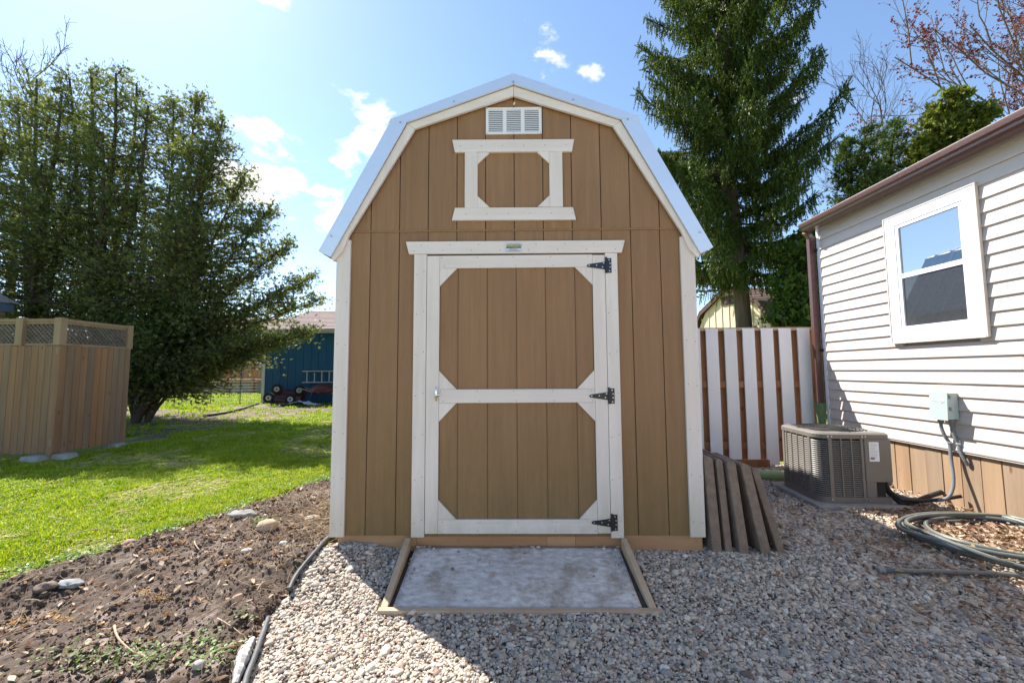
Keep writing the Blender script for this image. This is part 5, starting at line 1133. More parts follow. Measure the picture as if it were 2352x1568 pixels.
def build_gazebo():
    s = 2.2; y0 = 3.7; c = on_y(47, 699, y0 + s); x1, ze = c[0], c[2]
    G = thing('gazebo', 'gazebo roof with slate blue fascia behind the privacy screen', 'gazebo', (x1 - s / 2, y0 + s / 2, 0))
    A = [(x1 - s, y0), (x1, y0), (x1, y0 + s), (x1 - s, y0 + s)]; pk = (x1 - s / 2, y0 + s / 2, ze + 1.0)
    for i in range(4):
        a, b = A[i], A[(i + 1) % 4]; n = 9; rf = MB()
        for k in range(n):
            t0, t1 = k / n, (k + 1) / n
            def pt(e, t, dz): return (e[0] + (pk[0] - e[0]) * t, e[1] + (pk[1] - e[1]) * t, ze + (pk[2] - ze) * t + dz)
            rf.add([pt(a, t0, 0.02), pt(b, t0, 0.02), pt(b, t1, 0.003), pt(a, t1, 0.003), pt(a, t0, 0.0), pt(b, t0, 0.0)], [(0, 1, 2, 3), (4, 5, 1, 0)])
        rf.build('roof_slope', MT['roofgrit'], G)
        d = np.array(b) - np.array(a); d = d / np.linalg.norm(d); o = np.array([d[1], -d[0]]) * 0.05
        MB().ext([(a[0] - o[0] + d[0] * .07, a[1] - o[1] + d[1] * .07, ze - 0.19), (b[0] - o[0] - d[0] * .07, b[1] - o[1] - d[1] * .07, ze - 0.19), (b[0] - o[0] - d[0] * .07, b[1] - o[1] - d[1] * .07, ze - 0.005), (a[0] - o[0] + d[0] * .07, a[1] - o[1] + d[1] * .07, ze - 0.005)], (-o[0] * 0.4, -o[1] * 0.4, 0)).build('fascia', MT['bluefascia'], G)
    for px_, py_ in A:
        x, y = px_ + (0.2 if px_ < pk[0] else -0.2), py_ + (0.2 if py_ < pk[1] else -0.2); MB().box(x - 0.06, x + 0.06, y - 0.06, y + 0.06, 0, ze - 0.02).build('post', MT['cedarpost'], G)
build_gazebo()

# ================================================================== BLUE SHED, LADDER, CART, WHEELBARROW
BY = 12.9; BX0 = -9.98; BX1 = -4.6
def shingled(mb, p00, p10, p11, p01, n, th=0.018):
    """stepped courses from eave edge p00-p10 up to ridge p01-p11"""
    p00, p10, p11, p01 = (np.array(p, float) for p in (p00, p10, p11, p01)); up = np.array([0, 0, 1.0])
    for k in range(n):
        t0, t1 = k / n, (k + 1) / n; a = p00 + (p01 - p00) * t0; b = p10 + (p11 - p10) * t0; c = p10 + (p11 - p10) * t1; d = p00 + (p01 - p00) * t1
        mb.add([a + up * th, b + up * th, c + up * 0.003, d + up * 0.003, a, b], [(0, 1, 2, 3), (4, 5, 1, 0)])
def build_blue():
    B = thing('blue_shed', 'blue board sided shed with pinkish shingle roof and pale corner trim', 'shed', ((BX0 + BX1) / 2, BY + 1.6, 0))
    ze = 2.74; zr = 3.87; D_ = 3.4
    MB().box(BX0 + 0.03, BX1 - 0.03, BY + 0.02, BY + D_, 0.0, ze).build('wall_core', MT['bluewall'], B)
    x = BX0 + 0.1
    while x < BX1 - 0.05: MB().box(x + 0.006, min(x + 0.3, BX1) - 0.006, BY, BY + 0.0195, 0.06, ze).build('siding_board', MT['bluewall'], B); x += 0.3
    MB().box(BX0, BX0 + 0.1, BY - 0.02, BY + 0.0195, 0.02, ze).build('corner_board', MT['creamtrim'], B); MB().box(BX0 - 0.02, BX0 - 0.0005, BY - 0.02, BY + 0.1, 0.02, ze).build('corner_board', MT['creamtrim'], B)
    MB().box(BX1 - 0.1, BX1, BY - 0.02, BY + 0.0195, 0.02, ze).build('corner_board', MT['creamtrim'], B)
    MB().box(BX0 - 0.3, BX1 + 0.2, BY - 0.32, BY - 0.29, ze - 0.03, ze + 0.11).build('fascia', MT['creamtrim'], B); MB().box(BX0 - 0.3, BX1 + 0.2, BY - 0.289, BY + 0.02, ze + 0.0, ze + 0.02).build('soffit', MT['creamtrim'], B)
    q = MB(); q.ext([(BX0 - 0.3, a, b) for a, b in ((BY - 0.3205, ze + 0.0), (BY - 0.40, ze + 0.02), (BY - 0.42, ze + 0.10), (BY - 0.3205, ze + 0.10))], (BX1 - BX0 + 0.5, 0, 0)); q.build('gutter', MT['alu'], B)
    ym = BY + D_ / 2; rx0 = BX0 + 0.95
    r = MB(); shingled(r, (BX0 - 0.3, BY - 0.4, ze + 0.11), (BX1 + 0.2, BY - 0.4, ze + 0.11), (BX1 + 0.2, ym, zr), (rx0, ym, zr), 14); r.build('roof_slope', MT['shingle'], B)
    r = MB(); shingled(r, (BX1 + 0.2, BY + D_ + 0.4, ze + 0.11), (BX0 - 0.3, BY + D_ + 0.4, ze + 0.11), (rx0, ym, zr), (BX1 + 0.2, ym, zr), 14); r.build('roof_slope', MT['shingle'], B)
    r = MB(); shingled(r, (BX0 - 0.3, BY + D_ + 0.4, ze + 0.11), (BX0 - 0.3, BY - 0.4, ze + 0.11), (rx0, ym - 0.001, zr), (rx0, ym + 0.001, zr), 14); r.build('roof_slope', MT['shingle'], B)
build_blue()
def build_ladder():
    L_ = thing('ladder', 'aluminium ladder hung sideways on the blue shed wall', 'ladder', (-7.0, BY - 0.08, 0.8))
    z0, z1 = 0.81, 1.24; x0, x1 = -8.36, -5.4
    for z in (z0, z1): MB().box(x0, x1, BY - 0.10, BY - 0.04, z - 0.018, z + 0.018).build('side_rail', MT['alu'], L_)
    x = x0 + 0.16
    while x < x1: MB().box(x, x + 0.035, BY - 0.085, BY - 0.055, z0 + 0.018, z1 - 0.018).build('rung', MT['alu'], L_); x += 0.29
    for x in (-7.9, -6.0): MB().box(x, x + 0.03, BY - 0.12, BY - 0.001, z1 - 0.06, z1 - 0.0185).build('hook', MT['blackiron'], L_)
build_ladder()
def wheel(parent, c, r, w, ax):
    c = np.array(c, float); ax = np.array(ax, float); ax /= np.linalg.norm(ax)
    q = MB(); q.tube([c - ax * w / 2, c - ax * w * 0.35, c + ax * w * 0.35, c + ax * w / 2], [r * 0.8, r, r, r * 0.8], 20); t = q.build('tyre', MT['tyre'], parent, smooth_=False)
    q = MB(); q.tube([c - ax * (w / 2 + 0.012), c + ax * (w / 2 + 0.012)], r * 0.5, 14); q.build('rim', MT['rim'], t)
    q = MB(); q.tube([c - ax * (w / 2 + 0.03), c + ax * (w / 2 + 0.03)], r * 0.17, 10); q.build('hub', MT['blackiron'], t)
def build_cart():
    K = thing('garden_cart', 'dark red utility cart tipped up with four pale hubbed wheels by the blue shed', 'cart', (-9.2, BY - 0.7, 0))
    for x, z, y in ((-9.05, 0.57, BY - 0.55), (-8.2, 0.52, BY - 0.55), (-9.1, 0.27, BY - 0.95), (-8.3, 0.22, BY - 0.95)): wheel(K, (x, y, z), 0.19, 0.1, (0.25, -1, 0.05))
    q = MB(); q.ext([(-9.2, BY - 0.8, 0.14), (-8.1, BY - 0.8, 0.08), (-8.05, BY - 0.35, 0.42), (-9.15, BY - 0.35, 0.48)], (0, -0.03, 0.04)); q.ext([(-9.2, BY - 0.35, 0.2), (-8.1, BY - 0.35, 0.15), (-8.1, BY - 0.35, 0.5), (-9.2, BY - 0.35, 0.52)], (0, 0.03, 0)); q.build('tray', MT['redcart'], K)
    for a, b in (((-9.05, BY - 0.55, 0.57), (-8.2, BY - 0.55, 0.52)), ((-9.1, BY - 0.95, 0.27), (-8.3, BY - 0.95, 0.22))): MB().cyl(a, b, 0.02, 8).build('axle', MT['blackiron'], K)
    q = MB(); q.tube([(-8.4, BY - 0.9, 0.2), (-8.0, BY - 1.0, 0.08), (-7.6, BY - 1.1, 0.06)], 0.018, 8); q.build('handle', MT['blackiron'], K)
build_cart()
def build_barrow():
    K = thing('wheelbarrow', 'dark wheelbarrow turned over against the blue shed', 'wheelbarrow', (-7.4, BY - 0.6, 0))
    V0, F0 = ico(3); V = V0[:, :].copy(); V = V * np.array([0.5, 0.36, 0.34]); V[:, 2] = np.abs(V[:, 2]); V = V + [-7.35, BY - 0.5, 0.42]
    raw_mesh('tub', V, F0, MT['redcart'], K, smooth_=True)
    for dy in (-0.25, 0.25):
        q = MB(); q.tube([(-8.15, BY - 0.55 + dy * 0.6, 0.62), (-7.6, BY - 0.5 + dy, 0.46), (-6.7, BY - 0.5 + dy * 0.5, 0.40)], 0.022, 8); q.build('handle', MT['cedarpost'], K)
    for dx in (-0.25, 0.1): q = MB(); q.tube([(-7.35 + dx, BY - 0.75, 0.45), (-7.5 + dx, BY - 0.8, 0.02), (-7.1 + dx, BY - 0.8, 0.02)], 0.016, 6); q.build('leg', MT['blackiron'], K)
    wheel(K, (-6.75, BY - 0.5, 0.2), 0.19, 0.09, (0, 1, 0))
    T = thing('tarp', 'crumpled pale tarp on the ground beside the wheelbarrow', 'tarp', (-7.9, BY - 1.1, 0))
    xs = np.linspace(-0.65, 0.65, 26); ys = np.linspace(-0.25, 0.25, 14); X, Y = np.meshgrid(xs, ys); Z = 0.03 + 0.11 * np.abs(fnoise(X, Y, 3.5, 4, 5.0)) * smooth(0, 0.15, 0.66 - np.abs(X)) + 0.08 * np.exp(-(X / 0.3) ** 2)
    i = np.arange(X.size).reshape(X.shape); F = np.stack([i[:-1, :-1], i[:-1, 1:], i[1:, 1:], i[1:, :-1]], -1).reshape(-1, 4)
    raw_mesh('sheet', np.stack([X - 7.85, Y + BY - 1.1, Z], -1).reshape(-1, 3), F, MT['tarp'], T)
build_barrow()
def build_wirefence():
    W_ = thing('wire_fence', 'thin dark wire fence with slim posts at the far lawn', 'fence', (-11.5, 12.3, 0))
    y = 12.35; q = MB()
    for k in range(9): q.tube([(-17, y, 0.08 + 0.11 * k), (BX0 - 0.05, y + 0.35, 0.08 + 0.11 * k)], 0.004, 3, False)
    x = -17
    while x < BX0 - 0.1: yy = y + 0.35 * (x + 17) / 7; q.tube([(x, yy, 0.05), (x, yy, 1.0)], 0.003, 3, False); x += 0.14
    o = q.build('wire_mesh', MT['wire'], W_); o['kind'] = 'stuff'
    for x in (-16.5, -14.7, -13.1, -11.75, -10.65): yy = y + 0.35 * (x + 17) / 7; MB().cyl((x, yy - 0.02, 0), (x, yy - 0.02, 1.35), 0.014, 6).build('post', MT['wire'], W_)
    T = [on_g(X, Y) for X, Y in ((470, 958), (520, 950), (560, 940), (592, 928))]
    q = MB(); q.tube([p + np.array([0, 0, 0.03]) for p in T], 0.04, 10); o = q.build('drainage_tube', MT['blackhose'], smooth_=True, loc=tuple(T[1])); props(o, 'black drainage tube lying on the ground leading to the blue shed corner', 'tube')
build_wirefence()
def build_farhouse():
    y = 23.0; a = on_y(470, 850, y); b = on_y(640, 850, y)
    Hh = thing('far_house', 'distant tan house with white windows and a wooden deck beyond the trees', 'house', ((a[0] + b[0]) / 2, y + 2, 0))
    x0, x1 = a[0] - 6, b[0] + 3; ztop = 3.6
    MB().box(x0, x1, y, y + 6, 0.0, ztop).build('wall', MT['tanwall'], Hh)
    r = MB(); shingled(r, (x0 - 0.4, y - 0.4, ztop), (x1 + 0.4, y - 0.4, ztop), (x1 + 0.4, y + 3, ztop + 1.5), (x0 - 0.4, y + 3, ztop + 1.5), 12); r.build('roof', MT['brownshingle'], Hh)
    for X0, X1, Y0, Y1 in ((530, 547, 792, 822), (432, 455, 792, 826), (573, 588, 795, 826)):
        p = on_y(X0, Y1, y - 0.05); q_ = on_y(X1, Y0, y - 0.05); f = MB().box(p[0], q_[0], y - 0.05, y - 0.001, p[2], q_[2]).build('window', MT['winframe'], Hh)
        w = q_[0] - p[0]; h = q_[2] - p[2]
        for i in range(2):
            for j in range(3): MB().box(p[0] + w * (0.1 + 0.42 * i), p[0] + w * (0.48 + 0.42 * i), y - 0.056, y - 0.0505, p[2] + h * (0.06 + 0.31 * j), p[2] + h * (0.33 + 0.31 * j)).build('pane', MT['glass'], f)
    D_ = thing('deck', 'orange brown wooden deck with baluster railing on the far house', 'deck', ((a[0] + b[0]) / 2, y - 1.5, 0))
    yd = y - 2.6; p = on_y(490, 878, yd); q_ = on_y(645, 828, yd); zt = q_[2]; zb = on_y(560, 868, yd)[2]; xa, xb = p[0] - 2.5, q_[0]
    MB().box(xa, xb, yd, y - 0.001, zb - 0.25, zb - 0.08).build('floor', MT['deckwood'], D_); MB().box(xa, xb, yd + 0.1, yd + 0.15, 0.0, zb - 0.26).build('skirt', MT['tanwall'], D_)
    MB().box(xa, xb, yd - 0.03, yd + 0.06, zt - 0.06, zt).build('top_rail', MT['deckwood'], D_); MB().box(xa, xb, yd, yd + 0.05, zb, zb + 0.06).build('bottom_rail', MT['deckwood'], D_)
    x = xa
    while x < xb: MB().box(x, x + 0.05, yd, yd + 0.04, zb + 0.0605, zt - 0.0605).build('baluster', MT['deckwood'], D_); x += 0.15
    for x in np.linspace(xa, xb, 5): MB().box(x - 0.06, x + 0.06, yd - 0.05, yd + 0.09, 0, zt + 0.05).build('post', MT['deckwood'], D_)
build_farhouse()

# ================================================================== YELLOW BARN AND GREY ROOF BEHIND THE FENCE
def build_yellow():
    pk = on_y(1672, 661, 11.6); px_, py_, pz = pk
    Yb = thing('yellow_barn', 'pale yellow gambrel barn shed with dark brown trim behind the white fence', 'shed', (px_, py_ + 1.5, 0))
    n = np.array([-0.95, -0.31]); t = np.array([0.31, -0.95]) * 1.6      # facing normal, and the direction to the right along the gable
    base = np.array([px_, py_])
    half = 1.25; zk = pz - 0.72; zw = pz - 1.75; prof = [(0, pz), (0.72, zk), (1.12, zw), (1.12, 0), (-1.12, 0), (-1.12, zw), (-0.72, zk)]
    def P(s, z, o=0.0): q = base + t * s + n * o; return (q[0], q[1], z)
    back = 4.5
    MB().ext([P(s * 0.97, z - 0.03, 0) for s, z in prof], (-n[0] * back, -n[1] * back, 0)).build('wall', MT['yellow'], Yb)
    for k in range(-5, 6):
        s = k * 0.2; a = abs(s); zt = pz - 0.08 - a if a < 0.72 else zk - 0.05 - (a - 0.72) * 2.5
        MB().ext([P(s - 0.012, 0.05, 0.001), P(s + 0.012, 0.05, 0.001), P(s + 0.012, zt, 0.001), P(s - 0.012, zt, 0.001)], (n[0] * 0.02, n[1] * 0.02, 0)).build('batten', MT['yellow'], Yb)
    segs = [((0, pz), (0.80, zk - 0.02)), ((0.80, zk - 0.02), (1.24, zw - 0.1))]
    for sg in (-1, 1):
        for (s0, z0), (s1, z1) in segs:
            MB().ext([P(sg * s0, z0 + 0.06, 0.12), P(sg * s1, z1 + 0.06, 0.12), P(sg * s1, z1 - 0.10, 0.12), P(sg * s0, z0 - 0.10, 0.12)], (-n[0] * 0.04, -n[1] * 0.04, 0)).build('rake_board', MT['browntrim'], Yb)
            r = MB(); e = (-n * (back + 0.25)); a0 = np.array(P(sg * s1, z1 + 0.05, 0.13)); a1 = np.array(P(sg * s0, z0 + 0.07, 0.13)); ev = np.array([e[0], e[1], 0])
            if sg > 0: shingled(r, a0, a0 + ev, a1 + ev, a1, 8)
            else: shingled(r, a0 + ev, a0, a1, a1 + ev, 8)
            r.build('roof_slope', MT['brownshingle'], Yb)
    MB().ext([P(-0.17, pz - 0.62, 0.002), P(0.17, pz - 0.62, 0.002), P(0.17, pz - 0.30, 0.002), P(-0.17, pz - 0.30, 0.002)], (n[0] * 0.03, n[1] * 0.03, 0)).build('vent', MT['browntrim'], Yb)
    a = on_y(1560, 742, 30); b = on_y(1660, 742, 30)
    G = thing('grey_roofed_house', 'low grey roofed building far behind the fence left of the yellow barn', 'building', ((a[0] + b[0]) / 2, 33, 0))
    MB().box(a[0] - 4, b[0] + 3, 30.3, 36, 0, a[2] - 0.5).build('wall', MT['creamtrim'], G)
    r = MB(); shingled(r, (a[0] - 4.3, 30, a[2] - 0.45), (b[0] + 3.3, 30, a[2] - 0.45), (b[0] + 3.3, 33, a[2] + 0.35), (a[0] - 4.3, 33, a[2] + 0.1), 6); r.build('roof', MT['greyroof'], G)
build_yellow()

# ================================================================== TREES
def unit(v): return v / (np.linalg.norm(v, axis=-1, keepdims=True) + 1e-9)
def spray_mesh(P, U, size, K=6, spread=0.9, wid=0.16):
    """fan shaped leaf sprays: K slim blades from one point"""
    n = len(P); r = rng.normal(0, 1, (n, 3)); Wv = unit(np.cross(U, r)); Vs = []
    for k in range(K):
        a = (k / (K - 1) - 0.5) * 2 * spread + rng.normal(0, 0.12, n); l = size * rng.uniform(0.6, 1.1, n) * (1 - 0.25 * abs(k / (K - 1) - 0.5) * 2)
        d = U * np.cos(a)[:, None] + Wv * np.sin(a)[:, None]; d = unit(d + rng.normal(0, 0.12, (n, 3))); s = unit(np.cross(d, r + 0.3)) ; s = unit(s * 0.6 + Wv * 0.5 + rng.normal(0, .3, (n, 3)))
        w = size * wid * rng.uniform(0.7, 1.2, n); c = P + d * (l * 0.45)[:, None]
        Vs.append(np.stack([P, c + s * (w)[:, None], P + d * l[:, None], c - s * w[:, None]], 1))
    V = np.stack(Vs, 1).reshape(-1, 3); F = np.arange(n * K * 4).reshape(-1, 4); return V, F
def grow_cedar(name, label, base, stems, rmax, nbr, nsp, leaf='cedarleaf', size=0.112, z0f=0.12, group='cedars behind the lawn', trunkr=0.16, droop=0.25, cat='tree', barkm='barkdark', top_taper=0.55, K=6, spread=0.85, wid=0.09, limbs=True, topw=0.2):
    base = np.array(base, float); T = thing(name, label, cat, tuple(base), group); tk = MB(); Ps = []; Us = []; Ss = []
    for (tx, ty, tz, bow) in stems:
        tip = np.array([tx, ty, tz], float); n = 14; L_ = np.linalg.norm(tip - base); pts = []
        for i in range(n + 1):
            t = i / n; p = base + (tip - base) * np.array([t ** bow, t ** bow, t]) + np.array([math.sin(t * 7 + tx) * 0.06, math.cos(t * 6 + ty) * 0.06, 0]) * (t > 0); pts.append(p)
        r0 = trunkr * (0.6 + 0.4 * L_ / 10) / max(1, len(stems)) ** 0.35
        tk.tube(pts, [r0 * (1 - 0.88 * i / n) + 0.012 for i in range(n + 1)], 7, False); pts = np.array(pts)
        for k in range(nbr):
            t = z0f + (1 - z0f) * ((k + random.random()) / nbr); j = t * n; i = min(int(j), n - 1); p = pts[i] + (pts[i + 1] - pts[i]) * (j - i)
            az = random.uniform(0, 2 * math.pi); prof = (1 - t) ** top_taper * (0.65 + 0.35 * min(1, t / 0.25)); l = rmax * (prof + topw) * random.uniform(0.45, 1.15); rise = random.uniform(-0.1, 0.45) + 0.5 * t ** 2
            d = np.array([math.cos(az), math.sin(az), rise]); d /= np.linalg.norm(d); m_ = 5; bp = []
            for q in range(m_ + 1):
                s = q / m_; bp.append(p + d * l * s + np.array([0, 0, -droop * l * s * s * (0.5 + 0.6 * (1 - t))]) + np.array([random.gauss(0, .03), random.gauss(0, .03), random.gauss(0, .03)]) * (q > 0))
            if limbs and l > 0.35: tk.tube(bp, [0.022 * (0.5 + l / 2.2) * (1 - 0.8 * q / m_) + 0.004 for q in range(m_ + 1)], 4, False)
            bp = np.array(bp); ns = max(3, int(nsp * (0.35 + l / rmax))); s = rng.beta(1.7, 1.1, ns) * m_; ii = np.minimum(s.astype(int), m_ - 1); pp = bp[ii] + (bp[ii + 1] - bp[ii]) * (s - ii)[:, None]
            dirs = unit(bp[ii + 1] - bp[ii]); sp = 0.05 + 0.16 * l * (0.4 + s / m_ * 0.6); pp = pp + rng.normal(0, 1, (ns, 3)) * np.array([1, 1, 0.7]) * sp[:, None] * 0.75
            Ps.append(pp); Us.append(unit(dirs * 0.7 + rng.normal(0, 0.55, (ns, 3)) + np.array([0, 0, -0.15 + 0.7 * t ** 3]))); Ss.append(size * rng.uniform(0.6, 1.25, ns))
        ns = int(nbr * nsp * 0.34); t = 1 - (1 - z0f) * 0.8 * rng.random(ns) ** 1.1; j = t * n; ii = np.minimum(j.astype(int), n - 1); pp = pts[ii] + (pts[ii + 1] - pts[ii]) * (j - ii)[:, None]
        off = rng.normal(0, 1, (ns, 3)) * (0.14 + 0.30 * (1 - t))[:, None] * rmax / 1.6; Ps.append(pp + off); Us.append(unit(off * [1, 1, 0.2] + np.array([0, 0, 0.25]) + rng.normal(0, 0.12, (ns, 3)))); Ss.append(size * rng.uniform(0.6, 1.25, ns))
    tk.build('trunk', MT[barkm], T, smooth_=True)
    V, F = spray_mesh(np.concatenate(Ps), np.concatenate(Us), np.concatenate(Ss), K, spread, wid)
    raw_mesh('crown', V, F, MT[leaf], T); return T
def at(X, Y, y): p = on_y(X, Y, y); return p
def stems_at(y, specs): # (X,Y picture, dy, bow)
    out = []
    for X, Y, dy, bow in specs: p = on_y(X, Y, y + dy); out.append((p[0], p[1], p[2], bow))
    return out
def gb(X, y): p = on_y(X, 860, y); return (p[0], y, 0.0)
random.seed(3)
grow_cedar('cedar_tree', 'multi stemmed cedar with leaning dark trunks, nearest the blue shed', gb(345, 7.0), stems_at(7.0, ((455, 215, 0.3, 0.95), (510, 270, -0.4, 0.95), (400, 225, 0.6, 1.0), (560, 400, 0.2, 1.2), (610, 480, -0.3, 1.4), (470, 330, -0.8, 0.95), (655, 560, 0.1, 1.7), (700, 640, 0.0, 1.9), (725, 690, 0.5, 2.2), (705, 765, 0.3, 2.0), (620, 790, 0.1, 1.7))), 1.5, 54, 52, group='cedars behind the lawn', z0f=0.32, trunkr=0.11)
grow_cedar('cedar_tree', 'tall dense cedar whose top is the highest point of the left tree row', gb(240, 7.3), stems_at(7.3, ((200, 160, 0.2, 1.0), (260, 165, -0.4, 0.95), (310, 190, 0.3, 0.9), (150, 175, 0.0, 1.1), (340, 240, -0.5, 0.9), (230, 300, -0.9, 1.0))), 1.7, 54, 50, z0f=0.1)
grow_cedar('cedar_tree', 'cedar rising directly behind the left part of the privacy screen', gb(90, 7.3), stems_at(7.3, ((80, 180, 0.2, 1.0), (130, 215, -0.4, 1.0), (40, 225, 0.3, 1.0), (170, 330, -0.6, 0.9), (90, 400, -0.9, 1.0))), 1.7, 54, 50, z0f=0.1)
grow_cedar('cedar_tree', 'cedar cut off by the left edge of the picture', gb(-90, 7.2), stems_at(7.2, ((-40, 215, 0.2, 1.0), (-110, 190, -0.4, 1.0), (10, 300, 0.3, 0.9), (-20, 430, -0.7, 1.0))), 1.7, 44, 44, z0f=0.1)
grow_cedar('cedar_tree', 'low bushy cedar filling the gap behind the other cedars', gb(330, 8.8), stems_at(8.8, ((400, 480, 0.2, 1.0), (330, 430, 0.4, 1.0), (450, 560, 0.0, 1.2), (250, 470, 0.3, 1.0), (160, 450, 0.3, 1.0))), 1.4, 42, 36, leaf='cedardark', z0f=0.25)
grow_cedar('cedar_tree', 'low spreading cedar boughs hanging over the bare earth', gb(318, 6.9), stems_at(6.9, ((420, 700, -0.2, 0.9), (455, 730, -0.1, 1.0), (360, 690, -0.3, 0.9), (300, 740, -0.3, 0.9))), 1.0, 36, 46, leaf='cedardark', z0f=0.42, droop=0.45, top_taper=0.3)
# evergreens behind the house roof and the fence
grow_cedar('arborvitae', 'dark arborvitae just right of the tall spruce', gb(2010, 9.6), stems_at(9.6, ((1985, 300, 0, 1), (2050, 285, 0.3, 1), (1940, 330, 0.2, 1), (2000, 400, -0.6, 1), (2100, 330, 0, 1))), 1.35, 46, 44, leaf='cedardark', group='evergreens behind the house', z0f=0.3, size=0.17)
grow_cedar('arborvitae', 'yellow green bushy evergreen showing above the house roof', gb(2190, 8.4), stems_at(8.4, ((2190, 212, 0, 1), (2140, 250, 0.3, 1), (2250, 245, -0.2, 1), (2120, 320, 0.2, 1), (2220, 330, -0.5, 1), (2300, 310, 0.2, 1))), 1.05, 46, 48, leaf='yellowleaf', group='evergreens behind the house', z0f=0.45, size=0.15, K=5, spread=1.2, wid=0.26)
grow_cedar('arborvitae', 'dark low arborvitae behind the right end of the white fence', gb(1830, 8.2), stems_at(8.2, ((1800, 560, 0, 1), (1850, 520, 0.3, 1), (1890, 540, -0.2, 1), (1920, 480, 0, 1), (1790, 650, -0.4, 1), (1840, 640, -0.5, 1))), 0.85, 40, 34, leaf='shrubleaf', group='evergreens behind the house', z0f=0.05, size=0.13, K=5, spread=1.2, wid=0.28)

def grow_spruce():
    y = 9.3; b = on_y(1716, 860, y); base = np.array([b[0], y, 0.0]); Hs = 21.0
    T = thing('spruce_tree', 'tall Norway spruce with drooping branches behind the white fence', 'tree', tuple(base))
    n = 24; zs = np.linspace(0, Hs, n); cx_ = lambda z: base[0] - 0.03 * z + 0.05 * math.sin(z * 0.6)
    q = MB(); q.tube([(cx_(z), y, z) for z in zs], [0.23 * (1 - z / Hs) ** 0.8 + 0.012 + (0.09 * math.exp(-z * 1.6)) for z in zs], 14, False); q.build('trunk', MT['bark'], T, smooth_=True)
    br = MB(); tw0 = []; twd = []; twl = []
    z = 3.7; az = 0.4
    while z < Hs - 0.3:
        az += 2.399 + random.uniform(-0.3, 0.3); f = z / Hs
        l = min(3.3, 4.7 * (1 - f) ** 0.78) * random.uniform(0.66, 1.08)
        if z < 6: l *= 0.3 + 0.115 * z
        bare = z < 4.05
        rise = (0.0 if z < 4.9 else 0.04) + 0.30 * smooth(4.5, 9, z) + random.uniform(-0.1, 0.1)
        d = np.array([math.cos(az), math.sin(az), 0.0]); p0 = np.array([cx_(z), y, z]); m_ = 9; pts = []
        for i in range(m_ + 1):
            s = i / m_; zz = l * (rise * s - 0.32 * s * (1 - s) + 0.16 * s ** 3); pts.append(p0 + d * l * s + np.array([0, 0, zz]) + np.array([random.gauss(0, .02), random.gauss(0, .02), random.gauss(0, .015)]) * (i > 0))
        br.tube(pts, [0.042 * (0.4 + l / 5) * (1 - 0.85 * i / m_) + 0.006 for i in range(m_ + 1)], 5, False); pts = np.array(pts)
        nl = int(l * (18 if not bare else 2)); side = np.array([-d[1], d[0], 0])
        for k in range(nl):
            s = 0.12 + 0.88 * (k + random.random()) / nl; j = s * m_; i = min(int(j), m_ - 1); p = pts[i] + (pts[i + 1] - pts[i]) * (j - i); tang = unit(pts[i + 1] - pts[i])
            sg = 1 if k % 2 else -1; ll = (0.28 + 0.62 * (1 - s) * min(1, s * 4) ** 0.5) * l / 3.6 * random.uniform(0.6, 1.2) + 0.12
            ld = unit(tang * 0.75 + side * sg * 0.8 + np.array([0, 0, random.uniform(-0.25, 0.05)]))
            nn = max(2, int(ll / 0.055))
            for h in range(nn):
                u = (h + random.random()) / nn; pp = p + ld * ll * u + np.array([0, 0, -0.15 * ll * u * u]); tw0.append(pp)
                if random.random() < 0.62: twd.append(unit(np.array([random.gauss(0, .18), random.gauss(0, .18), -1.0]) + ld * 0.15)); twl.append(random.uniform(0.18, 0.52) * (0.6 + 0.5 * l / 4))
                else: twd.append(unit(ld + np.array([random.gauss(0, .4), random.gauss(0, .4), random.uniform(-0.1, 0.35)]))); twl.append(random.uniform(0.12, 0.24))
        for k in range(7): tw0.append(pts[-1] - unit(pts[-1] - pts[-2]) * 0.05 * k); twd.append(unit(unit(pts[-1] - pts[-2]) + np.array([random.gauss(0, .35), random.gauss(0, .35), random.uniform(0, 0.5)]))); twl.append(random.uniform(0.14, 0.28))
        z += random.uniform(0.085, 0.14) if z < 14.0 else 0.32
    br.build('branches', MT['barkdark'], T, smooth_=True)
    P = np.array(tw0); D_ = np.array(twd); Lr = np.array(twl); n = len(P); r = rng.normal(0, 1, (n, 3)); S1 = unit(np.cross(D_, r)); S2 = np.cross(D_, S1); Vs = []
    # each shoot: pairs of short needle tufts around its axis
    for k in range(5):
        u = (k + 0.2) / 5; c = P + D_ * (Lr * u)[:, None]
        for a in (0.0, 2.1, 4.2):
            o = S1 * math.cos(a + k) + S2 * math.sin(a + k); w = np.cross(o, D_); hl = (0.045 + 0.018 * (k < 3)); tip = c + o * hl * 0.75 + D_ * (0.24 * Lr)[:, None]; Vs.append(np.stack([c - w * 0.016, tip, c + w * 0.016], 1))
    V = np.stack(Vs, 1).reshape(-1, 3); raw_mesh('needles', V, np.arange(len(V)).reshape(-1, 3), MT['spruce'], T)
    return n
random.seed(5)
NTW = grow_spruce(); print('spruce shoots', NTW)

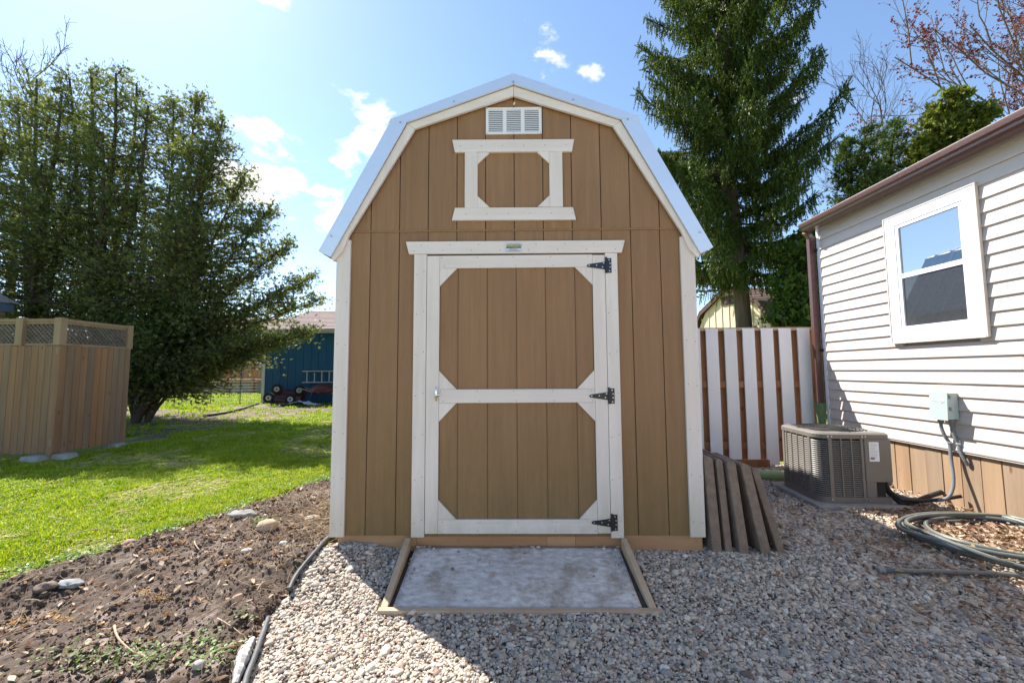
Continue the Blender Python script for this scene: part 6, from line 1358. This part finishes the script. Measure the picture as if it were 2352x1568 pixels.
def bare_tree(name, label, trunk_pts, trunk_r, limbs, buds, depth=4, bud_mat='bud', mat='mapletwig', group=None, twig=0.004, seed=1, bsz=0.02, ratio=0.62):
    rd = random.Random(seed); T = thing(name, label, 'tree', tuple(trunk_pts[0]), group); q0 = MB(); q0.tube(trunk_pts, trunk_r, 10, False); q = MB(); B = []
    def grow(p, d, l, r, lev):
        n = 6; pts = [p]; dd = d
        for i in range(n): dd = unit(dd + np.array([rd.gauss(0, .10), rd.gauss(0, .10), rd.gauss(0.02, .10)])); pts.append(pts[-1] + dd * l / n)
        q.tube(pts, [max(twig, r * (1 - 0.6 * i / n)) for i in range(n + 1)], 6 if r > 0.03 else 4 if r > 0.012 else 3, False)
        if lev <= 0:
            for i in range(1, n + 1):
                if rd.random() < buds: B.append(pts[i] + np.array([rd.gauss(0, .02) for _ in range(3)]))
            if rd.random() < buds: B.append(pts[-1])
            return
        if lev <= 1:
            for i in range(2, n + 1):
                if rd.random() < buds * 0.5: B.append(pts[i])
        k = rd.randint(4, 6)
        for j in range(k):
            t = 0.22 + 0.78 * (j + rd.random() * 0.8) / k; i = min(int(t * n), n - 1); pp = pts[i] + (pts[i + 1] - pts[i]) * (t * n - i); ax = unit(np.array([rd.gauss(0, 1) for _ in range(3)])); dv = unit(unit(pts[i + 1] - pts[i]) * 1.15 + ax * 0.75 + np.array([0, 0, 0.12]))
            grow(pp, dv, l * ratio * rd.uniform(0.6, 1.1) * (1.1 - 0.35 * t), r * 0.5, lev - 1)
    for p, tip, r in limbs: p = np.array(p, float); tip = np.array(tip, float); grow(p, unit(tip - p), np.linalg.norm(tip - p), r, depth)
    q0.build('trunk', MT[mat], T, smooth_=True); q.build('branches', MT[mat], T, smooth_=True)
    if B:
        B = np.array(B); n = len(B); K = 3; U = unit(rng.normal(0, 1, (n, 3))); V, F = spray_mesh(B, U, np.full(n, bsz * 2.2) * rng.uniform(0.7, 1.5, n), K, 0.8, 0.38); raw_mesh('buds', V, F, MT[bud_mat], T)
    return T
def build_maples():
    yb = 12.5; x0 = on_y(2560, 400, yb)[0]
    tr = [(x0, yb, 0), (x0 - 0.1, yb, 3), (x0 - 0.2, yb, 6), (x0 - 0.1, yb, 10.5), (x0, yb, 14)]
    tips = ((2055, 165, -0.8, 8.2), (2085, 240, 0.4, 7.4), (2100, 60, 0.8, 8.8), (2190, 20, -0.8, 9.4), (2150, 110, 0.2, 8.4), (2230, 190, -1.2, 7.2), (2300, -60, 0.2, 7.8), (2330, 120, -1.5, 6.0), (2480, -80, 0.3, 8.5), (2700, 60, 0.0, 7.0), (2800, 200, 0.6, 6.0))
    limbs = [((x0 - 0.15, yb, z), tuple(on_y(X, Y, yb + dy)), 0.05) for X, Y, dy, z in tips]
    bare_tree('maple_tree', 'bare red budded maple reaching in from the right above the house roof', tr, [0.26, 0.22, 0.19, 0.12, 0.04], limbs, 0.8, 3, seed=4, twig=0.004, bsz=0.030, ratio=0.5)
    for X, Y, y, h, lab, sd in ((1985, 240, 22.0, 2.6, 'far leafless tree with pinkish twigs behind the spruce', 8), (60, 190, 15.0, 2.6, 'leafless tree whose twigs rise above the left cedars', 9)):
        p = on_y(X, Y, y); x = p[0]; tr = [(x, y, 0), (x + 0.1, y, p[2] * 0.35), (x, y, p[2] * 0.6)]
        limbs = [((x + 0.02, y, p[2] * f), (x + dx, y + dy, p[2] * g_), 0.06) for f, dx, dy, g_ in ((0.5, -1.4, 0.2, 0.9), (0.58, 0.6, -0.3, 1.02), (0.55, 1.8, 0.3, 0.88), (0.45, -2.2, -0.3, 0.75), (0.48, 2.4, 0, 0.78), (0.58, -0.4, 0.2, 1.0))]
        bare_tree('bare_tree', lab, tr, [0.22, 0.16, 0.09], limbs, 0.0, 3, seed=sd, twig=0.008, group='far leafless trees', bsz=0.03, mat='twigwood')
build_maples()
# shrubs and wood closing the far distance
def far_wood():
    n = 9000; x = rng.uniform(-70, 70, n); y = rng.uniform(44, 60, n); hh = 2.2 + 1.8 * fnoise(x, y, 0.09, 3, 2.0); z = rng.beta(1.3, 1.3, n) * hh
    V, F = spray_mesh(np.stack([x, y, z], -1), unit(rng.normal(0, 1, (n, 3))), rng.uniform(0.4, 0.9, n), 4, 1.2, 0.3); o = raw_mesh('far_wood', V, F, MT['cedardark']); props(o, 'dark belt of distant shrubs and trees along the horizon', 'wood', kind='stuff')
far_wood()
